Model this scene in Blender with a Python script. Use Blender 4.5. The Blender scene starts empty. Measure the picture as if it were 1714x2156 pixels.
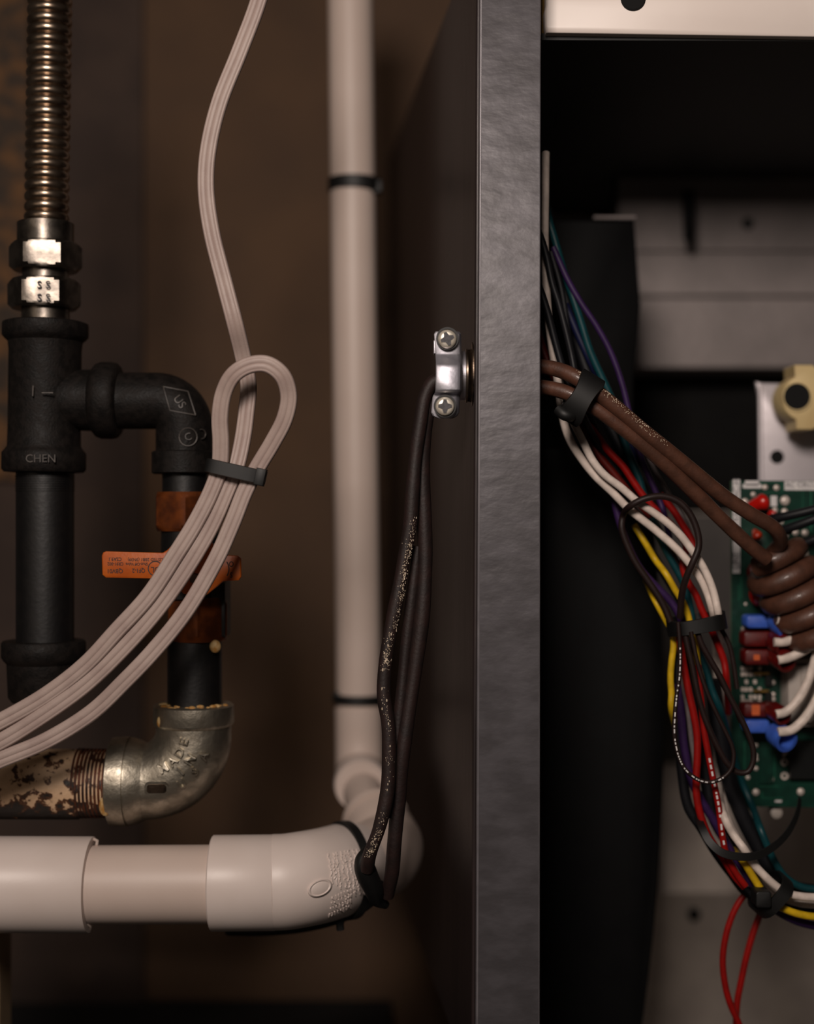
import bpy, bmesh, math, random
from mathutils import Vector, Matrix, noise
random.seed(7)
C = bpy.context.scene.collection
SC = bpy.context.scene
PI = math.pi

# ------------------------------------------------------------------ camera, world, lights, exposure
D0, FP = 0.6, 3000.0                       # reference distance, focal length in pixels of the 1714 px frame
cam_d = bpy.data.cameras.new('camera'); cam = bpy.data.objects.new('camera', cam_d); C.objects.link(cam)
cam.location = (0, -D0, 0); cam.rotation_euler = (PI/2, 0, 0)
cam_d.sensor_fit = 'HORIZONTAL'; cam_d.sensor_width = 36.0; cam_d.lens = 36.0*FP/1714.0
cam_d.clip_start = 0.01; cam_d.clip_end = 20
cam_d.dof.use_dof = True; cam_d.dof.focus_distance = 0.618; cam_d.dof.aperture_fstop = 3.9
SC.camera = cam
w = bpy.data.worlds.new('world'); SC.world = w; w.use_nodes = True
w.node_tree.nodes['Background'].inputs[0].default_value = (1.0, 0.80, 0.66, 1)
w.node_tree.nodes['Background'].inputs[1].default_value = 0.022
def area(name, loc, target, size, power, col, size_y=None):
    l = bpy.data.lights.new(name, 'AREA'); l.energy = power; l.size = size; l.color = col
    if size_y: l.shape = 'RECTANGLE'; l.size_y = size_y
    o = bpy.data.objects.new(name, l); C.objects.link(o); o.location = loc
    o.rotation_euler = (Vector(target)-Vector(loc)).to_track_quat('-Z', 'Y').to_euler()
    return o
area('work_lamp', (-0.11, -0.74, 0.335), (0.02, 0.1, 0.0), 0.18, 5.0, (1.0, 0.87, 0.78))
area('left_fill', (-0.85, -0.9, 0.15), (0, 0.1, 0), 0.5, 0.45, (1.0, 0.80, 0.62))  # dim warm fill added from the left, no source visible there
SC.view_settings.view_transform = 'Standard'; SC.view_settings.look = 'None'
SC.view_settings.gamma = 1; SC.view_settings.use_curve_mapping = False; SC.view_settings.exposure = 0.0

# ------------------------------------------------------------------ helpers
def P(px, py, y):
    k = (D0+y)/FP
    return Vector(((px-857)*k, y, (1078-py)*k))
def K(y): return (D0+y)/FP
def lin(c): return tuple(((v/255)/12.92 if v/255 <= .04045 else ((v/255+.055)/1.055)**2.4) for v in c)
def mat(name, c1, c2=None, scale=150, rough=.5, metal=0, bump=0, bscale=None, lo=.4, hi=.6, detail=4, spec=.5,
        stretch=(1, 1, 1), r2=None, coat=0, trans=0):
    m = bpy.data.materials.new(name); m.use_nodes = True
    nt = m.node_tree; b = nt.nodes['Principled BSDF']
    b.inputs['Base Color'].default_value = (*lin(c1), 1); b.inputs['Roughness'].default_value = rough
    b.inputs['Metallic'].default_value = metal; b.inputs['Specular IOR Level'].default_value = spec
    b.inputs['Coat Weight'].default_value = coat; b.inputs['Transmission Weight'].default_value = trans
    tc = nt.nodes.new('ShaderNodeTexCoord'); mp = nt.nodes.new('ShaderNodeMapping')
    mp.inputs['Scale'].default_value = stretch
    nt.links.new(tc.outputs['Object'], mp.inputs['Vector'])
    n = nt.nodes.new('ShaderNodeTexNoise'); n.inputs['Scale'].default_value = scale; n.inputs['Detail'].default_value = detail
    nt.links.new(mp.outputs[0], n.inputs['Vector'])
    cr = nt.nodes.new('ShaderNodeValToRGB'); cr.color_ramp.elements[0].position = lo; cr.color_ramp.elements[1].position = hi
    if c2 is None: c2 = tuple(min(255, v*0.9) for v in c1)
    cr.color_ramp.elements[0].color = (*lin(c1), 1); cr.color_ramp.elements[1].color = (*lin(c2), 1)
    nt.links.new(n.outputs[0], cr.inputs[0]); nt.links.new(cr.outputs[0], b.inputs['Base Color'])
    if r2 is not None:
        mr = nt.nodes.new('ShaderNodeMapRange'); mr.inputs[1].default_value = lo; mr.inputs[2].default_value = hi
        mr.inputs[3].default_value = rough; mr.inputs[4].default_value = r2
        nt.links.new(n.outputs[0], mr.inputs[0]); nt.links.new(mr.outputs[0], b.inputs['Roughness'])
    if bump:
        n2 = nt.nodes.new('ShaderNodeTexNoise'); n2.inputs['Scale'].default_value = bscale or scale; n2.inputs['Detail'].default_value = 5
        nt.links.new(mp.outputs[0], n2.inputs['Vector'])
        bp = nt.nodes.new('ShaderNodeBump'); bp.inputs['Strength'].default_value = 1; bp.inputs['Distance'].default_value = bump
        nt.links.new(n2.outputs[0], bp.inputs['Height']); nt.links.new(bp.outputs[0], b.inputs['Normal'])
    return m

M = {}
M['wall'] = mat('brown_wall', (94, 70, 50), (80, 60, 45), 14, .85, bump=.0006, bscale=300, lo=.35, hi=.7)
M['wall_dark'] = mat('dusky_left_wall', (70, 55, 47), (60, 47, 41), 20, .85, bump=.0005, bscale=250)  # darker brown for the left part of the wall
M['board_rust'] = mat('mottled_board', (112, 78, 46), (64, 52, 42), 75, .8, bump=.0008, bscale=150, lo=.42, hi=.58)
M['floor'] = mat('dark_floor', (22, 19, 18), (14, 12, 12), 30, .9)
M['pale_post'] = mat('pale_wood', (150, 128, 100), (135, 112, 86), 60, .7)
M['pvc'] = mat('white_pvc', (206, 188, 178), (200, 181, 170), 25, .45, bump=.00002, bscale=900, lo=.3, hi=.75)
M['pvc_fit'] = mat('white_pvc_fitting', (222, 208, 201), (215, 200, 192), 30, .40, bump=.00002, bscale=600, lo=.35, hi=.7)
M['cord'] = mat('beige_vinyl', (172, 153, 145), (162, 142, 135), 80, .5, bump=.00006, bscale=1200)
M['black_plastic'] = mat('black_plastic', (13, 13, 13), (10, 10, 10), 200, .55)
M['iron'] = mat('black_iron', (27, 23, 21), (19, 17, 16), 260, .62, .0, bump=.00022, bscale=900, r2=.5, spec=.16)
M['iron_dark'] = mat('black_iron_nipple', (15, 13, 13), (10, 9, 10), 200, .48, 0, bump=.0001, bscale=500)
M['iron_mark'] = mat('worn_iron_lettering', (74, 67, 62), (56, 51, 48), 300, .5)
M['galv'] = mat('galvanised_iron', (196, 188, 172), (150, 142, 128), 160, .40, 1, bump=.00035, bscale=260, lo=.35, hi=.7, r2=.5)
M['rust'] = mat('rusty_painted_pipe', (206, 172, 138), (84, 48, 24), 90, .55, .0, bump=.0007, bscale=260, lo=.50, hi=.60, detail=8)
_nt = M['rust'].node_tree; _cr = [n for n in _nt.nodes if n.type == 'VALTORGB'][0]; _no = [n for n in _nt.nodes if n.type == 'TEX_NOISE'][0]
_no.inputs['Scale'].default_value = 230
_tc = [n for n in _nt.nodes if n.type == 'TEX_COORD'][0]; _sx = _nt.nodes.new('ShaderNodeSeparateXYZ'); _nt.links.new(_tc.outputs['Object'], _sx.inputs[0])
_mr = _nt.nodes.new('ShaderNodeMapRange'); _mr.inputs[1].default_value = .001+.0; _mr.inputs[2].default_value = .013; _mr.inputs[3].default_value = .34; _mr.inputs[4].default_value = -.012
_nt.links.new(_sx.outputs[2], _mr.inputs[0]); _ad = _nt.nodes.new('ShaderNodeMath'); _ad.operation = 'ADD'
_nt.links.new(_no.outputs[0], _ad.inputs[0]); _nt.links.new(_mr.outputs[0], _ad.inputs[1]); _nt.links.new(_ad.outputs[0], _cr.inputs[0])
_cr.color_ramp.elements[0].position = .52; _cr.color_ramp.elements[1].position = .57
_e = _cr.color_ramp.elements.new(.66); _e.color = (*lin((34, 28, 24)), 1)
M['rust_thread'] = mat('rusty_thread', (96, 46, 20), (48, 26, 16), 160, .6, .3, bump=.0004, bscale=500)
M['dope'] = mat('yellow_pipe_dope', (160, 112, 50), (190, 160, 110), 300, .6, bump=.0004, bscale=500)
M['chrome'] = mat('bright_plated_steel', (132, 124, 115), (98, 92, 86), 160, .36, 1, bump=.00008, bscale=400)
M['chrome_r'] = mat('satin_steel', (176, 158, 140), (140, 122, 106), 120, .3, 1)
M['zinc'] = mat('zinc_clamp', (214, 212, 220), (190, 188, 198), 90, .46, .9, bump=.00015, bscale=240)
M['zinc_old'] = mat('dull_zinc', (130, 112, 96), (80, 70, 64), 150, .4, 1, bump=.0003, bscale=300)
M['orange'] = mat('orange_handle', (184, 90, 24), (170, 78, 20), 100, .4, bump=.0001, bscale=500)
M['screw_metal'] = mat('cream_plated_screw', (236, 228, 212), (216, 206, 190), 300, .34, .45)
M['recess'] = mat('screw_recess', (78, 76, 80), (58, 56, 60), 900, .6, .0)
M['brass'] = mat('dull_brass', (120, 60, 20), (84, 40, 16), 120, .42, .5)
M['ink'] = mat('dark_ink', (40, 18, 14), None, 100, .6)
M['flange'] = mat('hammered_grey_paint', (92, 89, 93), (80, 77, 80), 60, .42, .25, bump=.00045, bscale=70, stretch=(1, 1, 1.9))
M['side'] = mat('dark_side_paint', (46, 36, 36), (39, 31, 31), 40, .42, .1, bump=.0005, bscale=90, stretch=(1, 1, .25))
M['inner'] = mat('grey_sheet_metal', (152, 142, 140), (142, 133, 131), 30, .5, .3, bump=.0002, bscale=200)
M['galv_sheet'] = mat('dull_galvanised_sheet', (236, 222, 210), (222, 208, 198), 40, .42, .5, bump=.0002, bscale=120)
M['edge_highlight'] = mat('flange_edge_highlight', (128, 124, 128), (112, 108, 112), 60, .36, .3)  # flange paint lightened to carry the highlight along its rounded edges
M['back_shade'] = mat('grey_back_shade', (84, 78, 75), (72, 67, 65), 40, .6, bump=.0002, bscale=120)  # shaded copy of the back panel colour, for its dim upper part
M['rail_shade'] = mat('black_rail_shade', (20, 19, 19), (16, 15, 15), 60, .8, spec=.2)  # near-black colour holding the shade below the cross rail
M['shelf'] = mat('dark_shelf_metal', (30, 30, 30), (26, 26, 26), 30, .6)
M['white_paint'] = mat('white_enamel', (240, 228, 220), (235, 222, 214), 20, .4)
M['foam'] = mat('tan_foam', (176, 140, 78), (150, 118, 62), 200, .9)
M['blower'] = mat('black_blower_paint', (7, 7, 8), (5, 5, 6), 60, .55, spec=.15)
M['brown'] = mat('brown_cord', (88, 55, 41), (74, 46, 34), 160, .5, bump=.00012, bscale=900, coat=.15)
M['brown_dark'] = mat('dark_brown_cord', (38, 21, 18), (28, 16, 14), 160, .6, bump=.00015, bscale=700)
M['dust'] = mat('pale_grit', (205, 188, 166), (160, 142, 120), 400, .5)
M['silver'] = mat('brushed_plate', (216, 208, 212), (208, 200, 204), 50, .42, .3, bump=.0002, bscale=60)
M['beige'] = mat('beige_plastic', (222, 198, 146), (212, 186, 134), 60, .5)
M['hole'] = mat('dark_recess', (4, 4, 4), None, 60, .9)
M['pcb'] = mat('green_board', (13, 56, 44), (10, 46, 36), 140, .35, coat=.2)
M['pcb_edge'] = mat('board_laminate', (90, 110, 84), None, 140, .5)
M['trace'] = mat('green_trace', (34, 100, 76), None, 140, .35)
M['silk'] = mat('white_print', (226, 222, 220), (216, 212, 212), 300, .6)
M['grey_ink'] = mat('grey_ink', (96, 92, 98), None, 300, .6)
M['solder'] = mat('solder', (228, 214, 204), (205, 192, 184), 500, .35, .2)
M['gold'] = mat('gold_contact', (190, 150, 84), (150, 120, 70), 300, .3, .9)
M['chip'] = mat('black_component', (14, 16, 16), None, 100, .4)
M['relay'] = mat('grey_white_housing', (178, 168, 160), (170, 160, 152), 100, .5)
M['cap_red'] = mat('red_dipped_capacitor', (190, 22, 14), (176, 18, 12), 100, .3, coat=.4)
M['cap_or'] = mat('orange_component', (200, 60, 24), (150, 36, 14), 200, .35)
M['blue'] = mat('blue_vinyl_sleeve', (62, 100, 196), (50, 84, 176), 120, .42)
M['redv'] = mat('red_vinyl_sleeve', (96, 12, 10), (74, 9, 8), 120, .4)
M['redv_light'] = mat('orange_sleeve_window', (214, 104, 60), None, 120, .3)
WC = {'white': (232, 216, 205), 'red': (150, 18, 14), 'teal': (14, 62, 68), 'purple': (54, 32, 76), 'yellow': (216, 176, 28),
      'black': (22, 22, 26), 'brown': (38, 25, 23), 'grey': (104, 96, 96), 'dark_red': (90, 20, 14), 'dark_blue': (22, 26, 60)}
for k_, v_ in WC.items(): M['w_'+k_] = mat(k_+'_wire_insulation', v_, None, 200, .5 if k_ in ('black', 'brown') else .4, spec=.3)

def obj(name, vf, m, parent=None, smooth=True, angle=40, origin=None, mats=None):
    v, f = vf[0], vf[1]
    me = bpy.data.meshes.new(name)
    if parent is not None:
        off = parent.matrix_world_loc if False else Vector(parent['_o'])
    elif origin is not None: off = Vector(origin)
    else:
        xs = [p[0] for p in v]; ys = [p[1] for p in v]; zs = [p[2] for p in v]
        off = Vector(((min(xs)+max(xs))/2, (min(ys)+max(ys))/2, min(zs)))
    me.from_pydata([tuple(Vector(p)-off) for p in v], [], f)
    me.update()
    bm = bmesh.new(); bm.from_mesh(me); bmesh.ops.recalc_face_normals(bm, faces=bm.faces); 
    if smooth:
        for fc in bm.faces: fc.smooth = True
        ca = math.radians(angle)
        for e in bm.edges:
            if len(e.link_faces) == 2 and e.calc_face_angle(0) > ca: e.smooth = False
    bm.to_mesh(me); bm.free()
    me.materials.append(M[m] if isinstance(m, str) else m)
    o = bpy.data.objects.new(name, me); C.objects.link(o)
    o['_o'] = tuple(off)
    if parent is not None:
        o.parent = parent
    else: o.location = off
    return o
def thing(name, label, cat, loc, group=None):
    o = bpy.data.objects.new(name, None); C.objects.link(o); o.empty_display_size = .01
    o.location = loc; o['_o'] = tuple(loc); o['label'] = label; o['category'] = cat
    if group: o['group'] = group
    return o
def tag(o, label, cat, group=None):
    o['label'] = label; o['category'] = cat
    if group: o['group'] = group
    return o

def spline(pts, n=8):
    p = [Vector(a) for a in pts]
    if len(p) == 2: return [p[0].lerp(p[1], i/n) for i in range(n+1)]
    q = [p[0]*2-p[1]]+p+[p[-1]*2-p[-2]]; out = []
    for i in range(1, len(q)-2):
        a, b, c, d = q[i-1], q[i], q[i+1], q[i+2]
        t0 = 0; t1 = t0+max((b-a).length, 1e-6)**.5; t2 = t1+max((c-b).length, 1e-6)**.5; t3 = t2+max((d-c).length, 1e-6)**.5
        for s in range(n):
            t = t1+(t2-t1)*s/n
            A1 = a*((t1-t)/(t1-t0))+b*((t-t0)/(t1-t0)); A2 = b*((t2-t)/(t2-t1))+c*((t-t1)/(t2-t1)); A3 = c*((t3-t)/(t3-t2))+d*((t-t2)/(t3-t2))
            B1 = A1*((t2-t)/(t2-t0))+A2*((t-t0)/(t2-t0)); B2 = A2*((t3-t)/(t3-t1))+A3*((t-t1)/(t3-t1))
            out.append(B1*((t2-t)/(t2-t1))+B2*((t-t1)/(t2-t1)))
    out.append(p[-1]); return out
def sweep(path, rad, seg=12, prof=None, ref=None, cap=True):
    """rad: number or list per path point; prof: list of (side, normal) unit offsets scaled by rad"""
    path = [Vector(p) for p in path]; n = len(path)
    if prof is None: prof = [(math.cos(2*PI*i/seg), math.sin(2*PI*i/seg)) for i in range(seg)]
    m = len(prof); V = []; F = []; N = None
    for i in range(n):
        t = (path[min(i+1, n-1)]-path[max(i-1, 0)]).normalized()
        if ref is not None: N = Vector(ref)-t*Vector(ref).dot(t)
        else:
            if N is None: N = Vector((0, -1, 0)) if abs(t.y) < .9 else Vector((0, 0, 1))
            N = N-t*N.dot(t)
        N.normalize(); S = t.cross(N); r = rad[i] if isinstance(rad, (list, tuple)) else rad
        for a, b in prof: V.append(path[i]+S*(a*r)+N*(b*r))
    for i in range(n-1):
        for j in range(m): F.append((i*m+j, i*m+(j+1) % m, (i+1)*m+(j+1) % m, (i+1)*m+j))
    if cap: F.append(tuple(range(m))); F.append(tuple((n-1)*m+j for j in range(m)))
    return V, F
def lathe(prof, org, axis, seg=40, closed=False):
    """prof: (t along axis, radius) list"""
    org = Vector(org); ax = Vector(axis).normalized(); u = ax.orthogonal().normalized()
    if abs(ax.dot(Vector((0, -1, 0)))) < .9: u = (Vector((0, -1, 0))-ax*ax.dot(Vector((0, -1, 0)))).normalized()
    v = ax.cross(u); V = []; F = []
    for t, r in prof:
        for j in range(seg):
            a = 2*PI*j/seg; V.append(org+ax*t+(u*math.cos(a)+v*math.sin(a))*max(r, 1e-6))
    n = len(prof)
    for i in range(n if closed else n-1):
        for j in range(seg): F.append((i*seg+j, i*seg+(j+1) % seg, ((i+1) % n)*seg+(j+1) % seg, ((i+1) % n)*seg+j))
    if not closed:
        F.append(tuple(range(seg))); F.append(tuple((n-1)*seg+j for j in range(seg)))
    return V, F
def merge(*parts):
    V = []; F = []
    for v, f in parts:
        o = len(V); V += list(v); F += [tuple(i+o for i in q) for q in f]
    return V, F
def prism(poly, back, bevel=0):
    """poly: list of Vector front outline; back: Vector offset. Optional front bevel by shrink"""
    n = len(poly); poly = [Vector(p) for p in poly]; c = sum(poly, Vector())/n; back = Vector(back)
    V = []; F = []
    if bevel:
        bn = back.normalized()
        ins = [p+(c-p).normalized()*bevel for p in poly]
        rings = [ins, [p+bn*bevel*.8 for p in poly], [p+back for p in poly]]
        # middle softened ring
        rings.insert(1, [ (a+p)/2+bn*bevel*.22 + (p-c).normalized()*bevel*.12 for a, p in zip(ins, poly)])
    else: rings = [poly, [p+back for p in poly]]
    for r in rings: V += r
    for k in range(len(rings)-1):
        for j in range(n): F.append((k*n+j, k*n+(j+1) % n, (k+1)*n+(j+1) % n, (k+1)*n+j))
    F.append(tuple(range(n))); F.append(tuple((len(rings)-1)*n+j for j in range(n)))
    return V, F
def rrect(x0, y0, x1, y1, r, yd, n=5):
    """rounded rectangle outline in picture units at depth yd"""
    out = []
    for cx, cy, a0 in ((x1-r, y0+r, -90), (x1-r, y1-r, 0), (x0+r, y1-r, 90), (x0+r, y0+r, 180)):
        for i in range(n+1):
            a = math.radians(a0+90*i/n); out.append(P(cx+r*math.cos(a), cy+r*math.sin(a), yd))
    return out
def box(x0, y0, x1, y1, yd, depth, r=0, bev=0):
    p = rrect(x0, y0, x1, y1, r, yd) if r else [P(x0, y0, yd), P(x1, y0, yd), P(x1, y1, yd), P(x0, y1, yd)]
    return prism(p, (0, depth, 0), bev)
def text_mesh(s, size, ext=0.0, bold=0.0):
    cu = bpy.data.curves.new('t', 'FONT'); cu.body = s; cu.size = size; cu.extrude = ext; cu.align_x = 'CENTER'; cu.align_y = 'CENTER'
    cu.resolution_u = 3; cu.offset = size*bold
    o = bpy.data.objects.new('t', cu); C.objects.link(o)
    dg = bpy.context.evaluated_depsgraph_get(); me = bpy.data.meshes.new_from_object(o.evaluated_get(dg))
    V = [v.co.copy() for v in me.vertices]; F = [tuple(p.vertices) for p in me.polygons]
    bpy.data.objects.remove(o); bpy.data.curves.remove(cu); bpy.data.meshes.remove(me)
    return V, F
def flat_text(s, size_px, px, py, yd, ang=0, ext=.00008, sx=1.0, bold=0.0):
    k = K(yd); V, F = text_mesh(s, size_px*k, ext, bold); c = P(px, py, yd); ca, sa = math.cos(ang), math.sin(ang)
    return [c+Vector(((v.x*sx)*ca-v.y*sa, -v.z, (v.x*sx)*sa+v.y*ca)) for v in V], F
def wpath(pts, y=None, n=7):
    return spline([P(p[0], p[1], p[2] if len(p) > 2 else y) for p in pts], n)
def ring(center, axis, r, tube_w, tube_t, seg=40):
    """flat band ring (zip tie)"""
    return lathe([(-tube_w/2, r), (-tube_w/2, r+tube_t), (tube_w/2, r+tube_t), (tube_w/2, r)], center, axis, seg, closed=True)
def sphere(c, r, sx=1, sy=1, sz=1, seg=14, rings=8):
    V = []; F = []; c = Vector(c)
    for i in range(rings+1):
        th = PI*i/rings
        for j in range(seg):
            a = 2*PI*j/seg; V.append(c+Vector((r*sx*math.sin(th)*math.cos(a), r*sy*math.sin(th)*math.sin(a), r*sz*math.cos(th))))
    for i in range(rings):
        for j in range(seg): F.append((i*seg+j, i*seg+(j+1) % seg, (i+1)*seg+(j+1) % seg, (i+1)*seg+j))
    return V, F

# ------------------------------------------------------------------ the closet: wall, boards, floor
WY = .40
def structure(o): o['kind'] = 'structure'; return o
structure(obj('wall_back', box(-500, -500, 1010, 2500, WY, .02), 'wall'))
structure(obj('wall_left_layer', box(-500, -500, 300, 2500, WY-.006, .006), 'wall_dark'))  # thin layer over the left of the wall, darker than the rest
structure(obj('trim_2', box(-500, -500, 62, 1010, WY-.012, .006, bev=.001), 'board_rust'))
fz = P(500, 2105, WY).z
structure(obj('floor', ([(-.5, -.5, fz), (-.011, -.5, fz), (-.011, WY, fz), (-.5, WY, fz), (-.5, -.5, fz-.02), (-.011, -.5, fz-.02), (-.011, WY, fz-.02), (-.5, WY, fz-.02)],
          [(0, 1, 2, 3), (4, 5, 6, 7), (0, 1, 5, 4), (1, 2, 6, 5), (2, 3, 7, 6), (3, 0, 4, 7)]), 'floor', smooth=False))
structure(obj('trim_3', box(-60, 1900, -1, 2300, .09, .02, bev=.0015), 'pale_post'))

# ------------------------------------------------------------------ cabinet
cab = thing('furnace_cabinet', 'grey steel equipment cabinet standing open on the right with a hammered front flange', 'cabinet', P(1100, 2250, .1))
fl = [P(1015, -160, 0), P(1137, -160, 0), P(1134, 2300, 0), P(1000, 2300, 0)]
obj('front_flange', prism(fl, (0, .0042, 0), .0011), 'flange', cab, angle=28)
obj('rolled_edge', sweep([P(1014, -160, .0006), P(1004, 2300, .0006)], .0007, 10), 'edge_highlight', cab)
obj('rolled_edge', sweep([P(1135.5, -160, .0007), P(1133, 2300, .0007)], .0006, 10), 'edge_highlight', cab)
a0, b0 = P(1012, -160, .001), P(999, 2300, .001)
bx = -.0125
side = [a0, b0, Vector((bx, WY, b0.z)), Vector((bx, WY, a0.z))]
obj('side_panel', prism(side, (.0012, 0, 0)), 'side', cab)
SLOPE = (a0.x-bx)/(WY)
# rolled lip behind the flange on the side panel
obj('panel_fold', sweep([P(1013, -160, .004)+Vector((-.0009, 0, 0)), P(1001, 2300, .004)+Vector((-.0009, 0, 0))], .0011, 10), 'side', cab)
# inside
zt = P(0, 84, .035).z
obj('shelf', ([(P(1140, 0, .035).x, .035, zt), (.5, .035, zt-.002), (.5, .42, zt-.002), (.0, .42, zt), (P(1140, 0, .035).x, .035, zt+.003), (.5, .035, zt+.003), (.5, .42, zt+.003), (.0, .42, zt+.003)],
     [(0, 1, 2, 3), (4, 5, 6, 7), (0, 1, 5, 4), (1, 2, 6, 5), (2, 3, 7, 6), (3, 0, 4, 7)]), 'shelf', cab, smooth=False)
by = .30
# cross rail: profile extruded along x
def xprofile(pts, x0, x1):
    V = [Vector((x0, y, z)) for y, z in pts]+[Vector((x1, y, z)) for y, z in pts]; n = len(pts)
    return V, [(i, (i+1) % n, n+(i+1) % n, n+i) for i in range(n)]+[tuple(range(n)), tuple(range(n, 2*n))]
def zz(py, y): return (1078-py)*K(y)
x0 = P(1300, 0, by).x
prof = [(by+.03, zt), (by-.004, zt), (by-.004, zz(530, by)), (by, zz(519, by)), (by, zz(621, by)), (by+.006, zz(623, by)), (by+.006, zz(629, by)),
        (by+.0015, zz(631, by)), (by+.0015, zz(772, by)), (by+.004, zz(776, by)), (by+.03, zz(776, by)-.002)]
obj('cross_rail', xprofile(prof, x0, .50), 'inner', cab, angle=25)
bk = .40
prof = [(bk+.03, zt), (bk+.01, zt), (bk+.01, 0.09), (bk-.045, zz(1090, .355)), (bk-.02, zz(1480, .38)), (bk-.07, zz(1880, bk-.07)), (bk-.068, zz(1905, bk-.07)), (bk-.02, zz(2500, bk-.02)), (bk+.05, zz(2500, bk-.02))]
obj('back_panel', xprofile(prof, .06, .55), 'galv_sheet', cab, angle=12)
obj('back_shade_sheet', xprofile([(.343, zz(1085, .343)), (.352, zz(1600, .352)), (.354, zz(1602, .352)), (.346, zz(1083, .343))], .05, .55), 'back_shade', cab)  # darker sheet laid over the back panel as its shade
obj('rail_shade_sheet', xprofile([(.345, .1), (.345, zz(1040, .345)), (.352, zz(1075, .345)), (.356, .1)], .05, .55), 'rail_shade', cab)  # black sheet added as the shade under the cross rail
obj('screw_hole', lathe([(0, .0035), (.0004, .0042), (.001, .0042)], P(1462, 1926, bk-.070), (0, 1, 0), 24), 'hole', cab)
obj('screw_hole', lathe([(0, .0035), (.0004, .0038), (.001, .0038)], P(1575, 470, by-.0052), (0, 1, 0), 24), 'shelf', cab)
obj('bracket_tongue', prism([P(1438, 400, .27), P(1464, 400, .27), P(1463, 495, .27), P(1452, 511, .27), P(1441, 500, .27)], (0, .004, 0), .0004), 'blower', cab)
wp = [P(1149, -120, .03), P(1149, 10, .03), P(1146, 24, .03), P(1147, 55, .03), P(1150, 68, .03), P(1900, 79, .03), P(1900, -120, .03)]
tp = obj('white_panel', prism(wp, (0, .006, 0), .0012), 'white_paint', cab, angle=70)
obj('panel_hole', lathe([(0, .0048), (.001, .0058), (.002, .0058)], P(1334, -4, .0292), (0, 1, 0), 28), 'hole', tp)
obj('foam_strip', box(1139, -120, 1160, 76, .045, .01, bev=.0006), 'foam', cab)

# blower housing
bl = thing('blower_housing', 'large black blower housing just inside the cabinet behind the wire bundle', 'blower', P(1260, 2300, .2))
bo = [P(1060, 462, .16), P(1250, 462, .16), P(1336, 462, .16), P(1343, 560, .16), P(1349, 640, .16), P(1344, 720, .16), P(1334, 790, .16), P(1334, 1000, .16), P(1060, 1000, .16)]
obj('upper_casing', prism(bo, (0, .1, 0), .0012), 'blower', bl)
sc = [P(1040, 940, .13), P(1300, 940, .13)]
for i in range(15):
    yy = 1000+i*100; sc.append(P(1397-((yy-1520)/640.0)**2*46, yy, .13))
sc += [P(1040, 2400, .13)]
obj('scroll_side', prism(sc, (0, .12, 0), .0015), 'blower', bl)
obj('rim', sweep([P(1250, 458, .157), P(1338, 458, .157)], .0009, 8), 'inner', bl)
e_ = [P(1397-((yy-1520)/640.0)**2*46-3, yy, .134) for yy in range(1250, 2400, 80)]
obj('scroll_seam', sweep(e_, .0010, 8), 'blower', bl)

# silver plate and beige mount
pl = thing('steel_plate', 'pale brushed steel plate with a round hole, standing behind the top of the circuit board', 'plate', P(1700, 1040, .14))
obj('plate', prism([P(1592, 803, .14), P(1602, 806, .14), P(1780, 810, .14), P(1780, 1060, .14), P(1601, 1060, .14), P(1601, 850, .14)], (0, .003, 0), .0011), 'silver', pl, angle=80)
obj('plate_hole', lathe([(0, .0032), (.0006, .0036), (.001, .0036)], P(1637, 962, .1392), (0, 1, 0), 24), 'hole', pl)
obj('plate_fold', sweep([P(1600, 812, .1405), P(1603, 1060, .1405)], .0012, 10), 'silver', pl)
mt = thing('sensor_mount', 'beige plastic mount with a round black opening at the right edge of the cabinet', 'mount', P(1690, 905, .12))
o_ = []
for i in range(0, 25):
    a = math.radians(118-i*(236/24)); 
cx, cy, rr = 1697, 838, 50
body = [P(1673, 768, .11), P(1712, 768, .11), P(1745, 800, .11), P(1745, 880, .11), P(1712, 905, .11), P(1677, 905, .11), P(1677, 884, .11)]
for i in range(9):
    a = math.radians(115+i*(130/8)); body.append(P(cx+rr*math.cos(a), cy+rr*math.sin(a), .11))
body.append(P(1674, 790, .11))
obj('body', prism(body, (0, .02, 0), .0009), 'beige', mt)
obj('opening', lathe([(0, .0001), (0, 27.5*K(.108)), (.001, 27.5*K(.108))], P(1678, 835, .1088), (0, 1, 0), 36), 'hole', mt)
obj('rim', lathe([(-.0006, 28*K(.108)), (-.0006, 31*K(.108)), (.002, 31*K(.108)), (.002, 28*K(.108))], P(1678, 835, .1095), (0, 1, 0), 36, closed=True), 'beige', mt)

# ------------------------------------------------------------------ conduit clamp on the side panel
cl = thing('cable_clamp', 'shiny zinc cable clamp with two cross-head screws fixed through the cabinet side', 'clamp', P(945, 880, .02))
ax0 = P(945, 791, .021)
pxw = lambda p: p*K(.02)
ry = .0125
obj('clamp_body', lathe([(0, pxw(46)), (pxw(14), pxw(56)), (pxw(30), pxw(58)), (pxw(33), pxw(52)), (pxw(45), pxw(52))], P(935, 791, .024), (1, 0, 0), 40), 'zinc', cl)
obj('collar', lathe([(0, pxw(50)), (.0003, pxw(57)), (pxw(5), pxw(57)), (pxw(6), pxw(50))], P(979, 791, .022), (1, 0, 0), 40), 'chrome_r', cl)
ln = []
for i in range(8): 
    ln += [(pxw(i*.6), pxw(52 + (i % 2)*4))]
V, F = lathe([(0, pxw(54)), (.0003, pxw(72)), (pxw(12), pxw(72)), (pxw(13), pxw(54))], P(991, 791, .0235), (1, 0, 0), 40)
obj('locknut', (V, F), 'zinc_old', cl)
obj('threaded_neck', lathe(ln+[(pxw(12), pxw(50))], P(985, 791, .022), (1, 0, 0), 40), 'zinc_old', cl)
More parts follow.
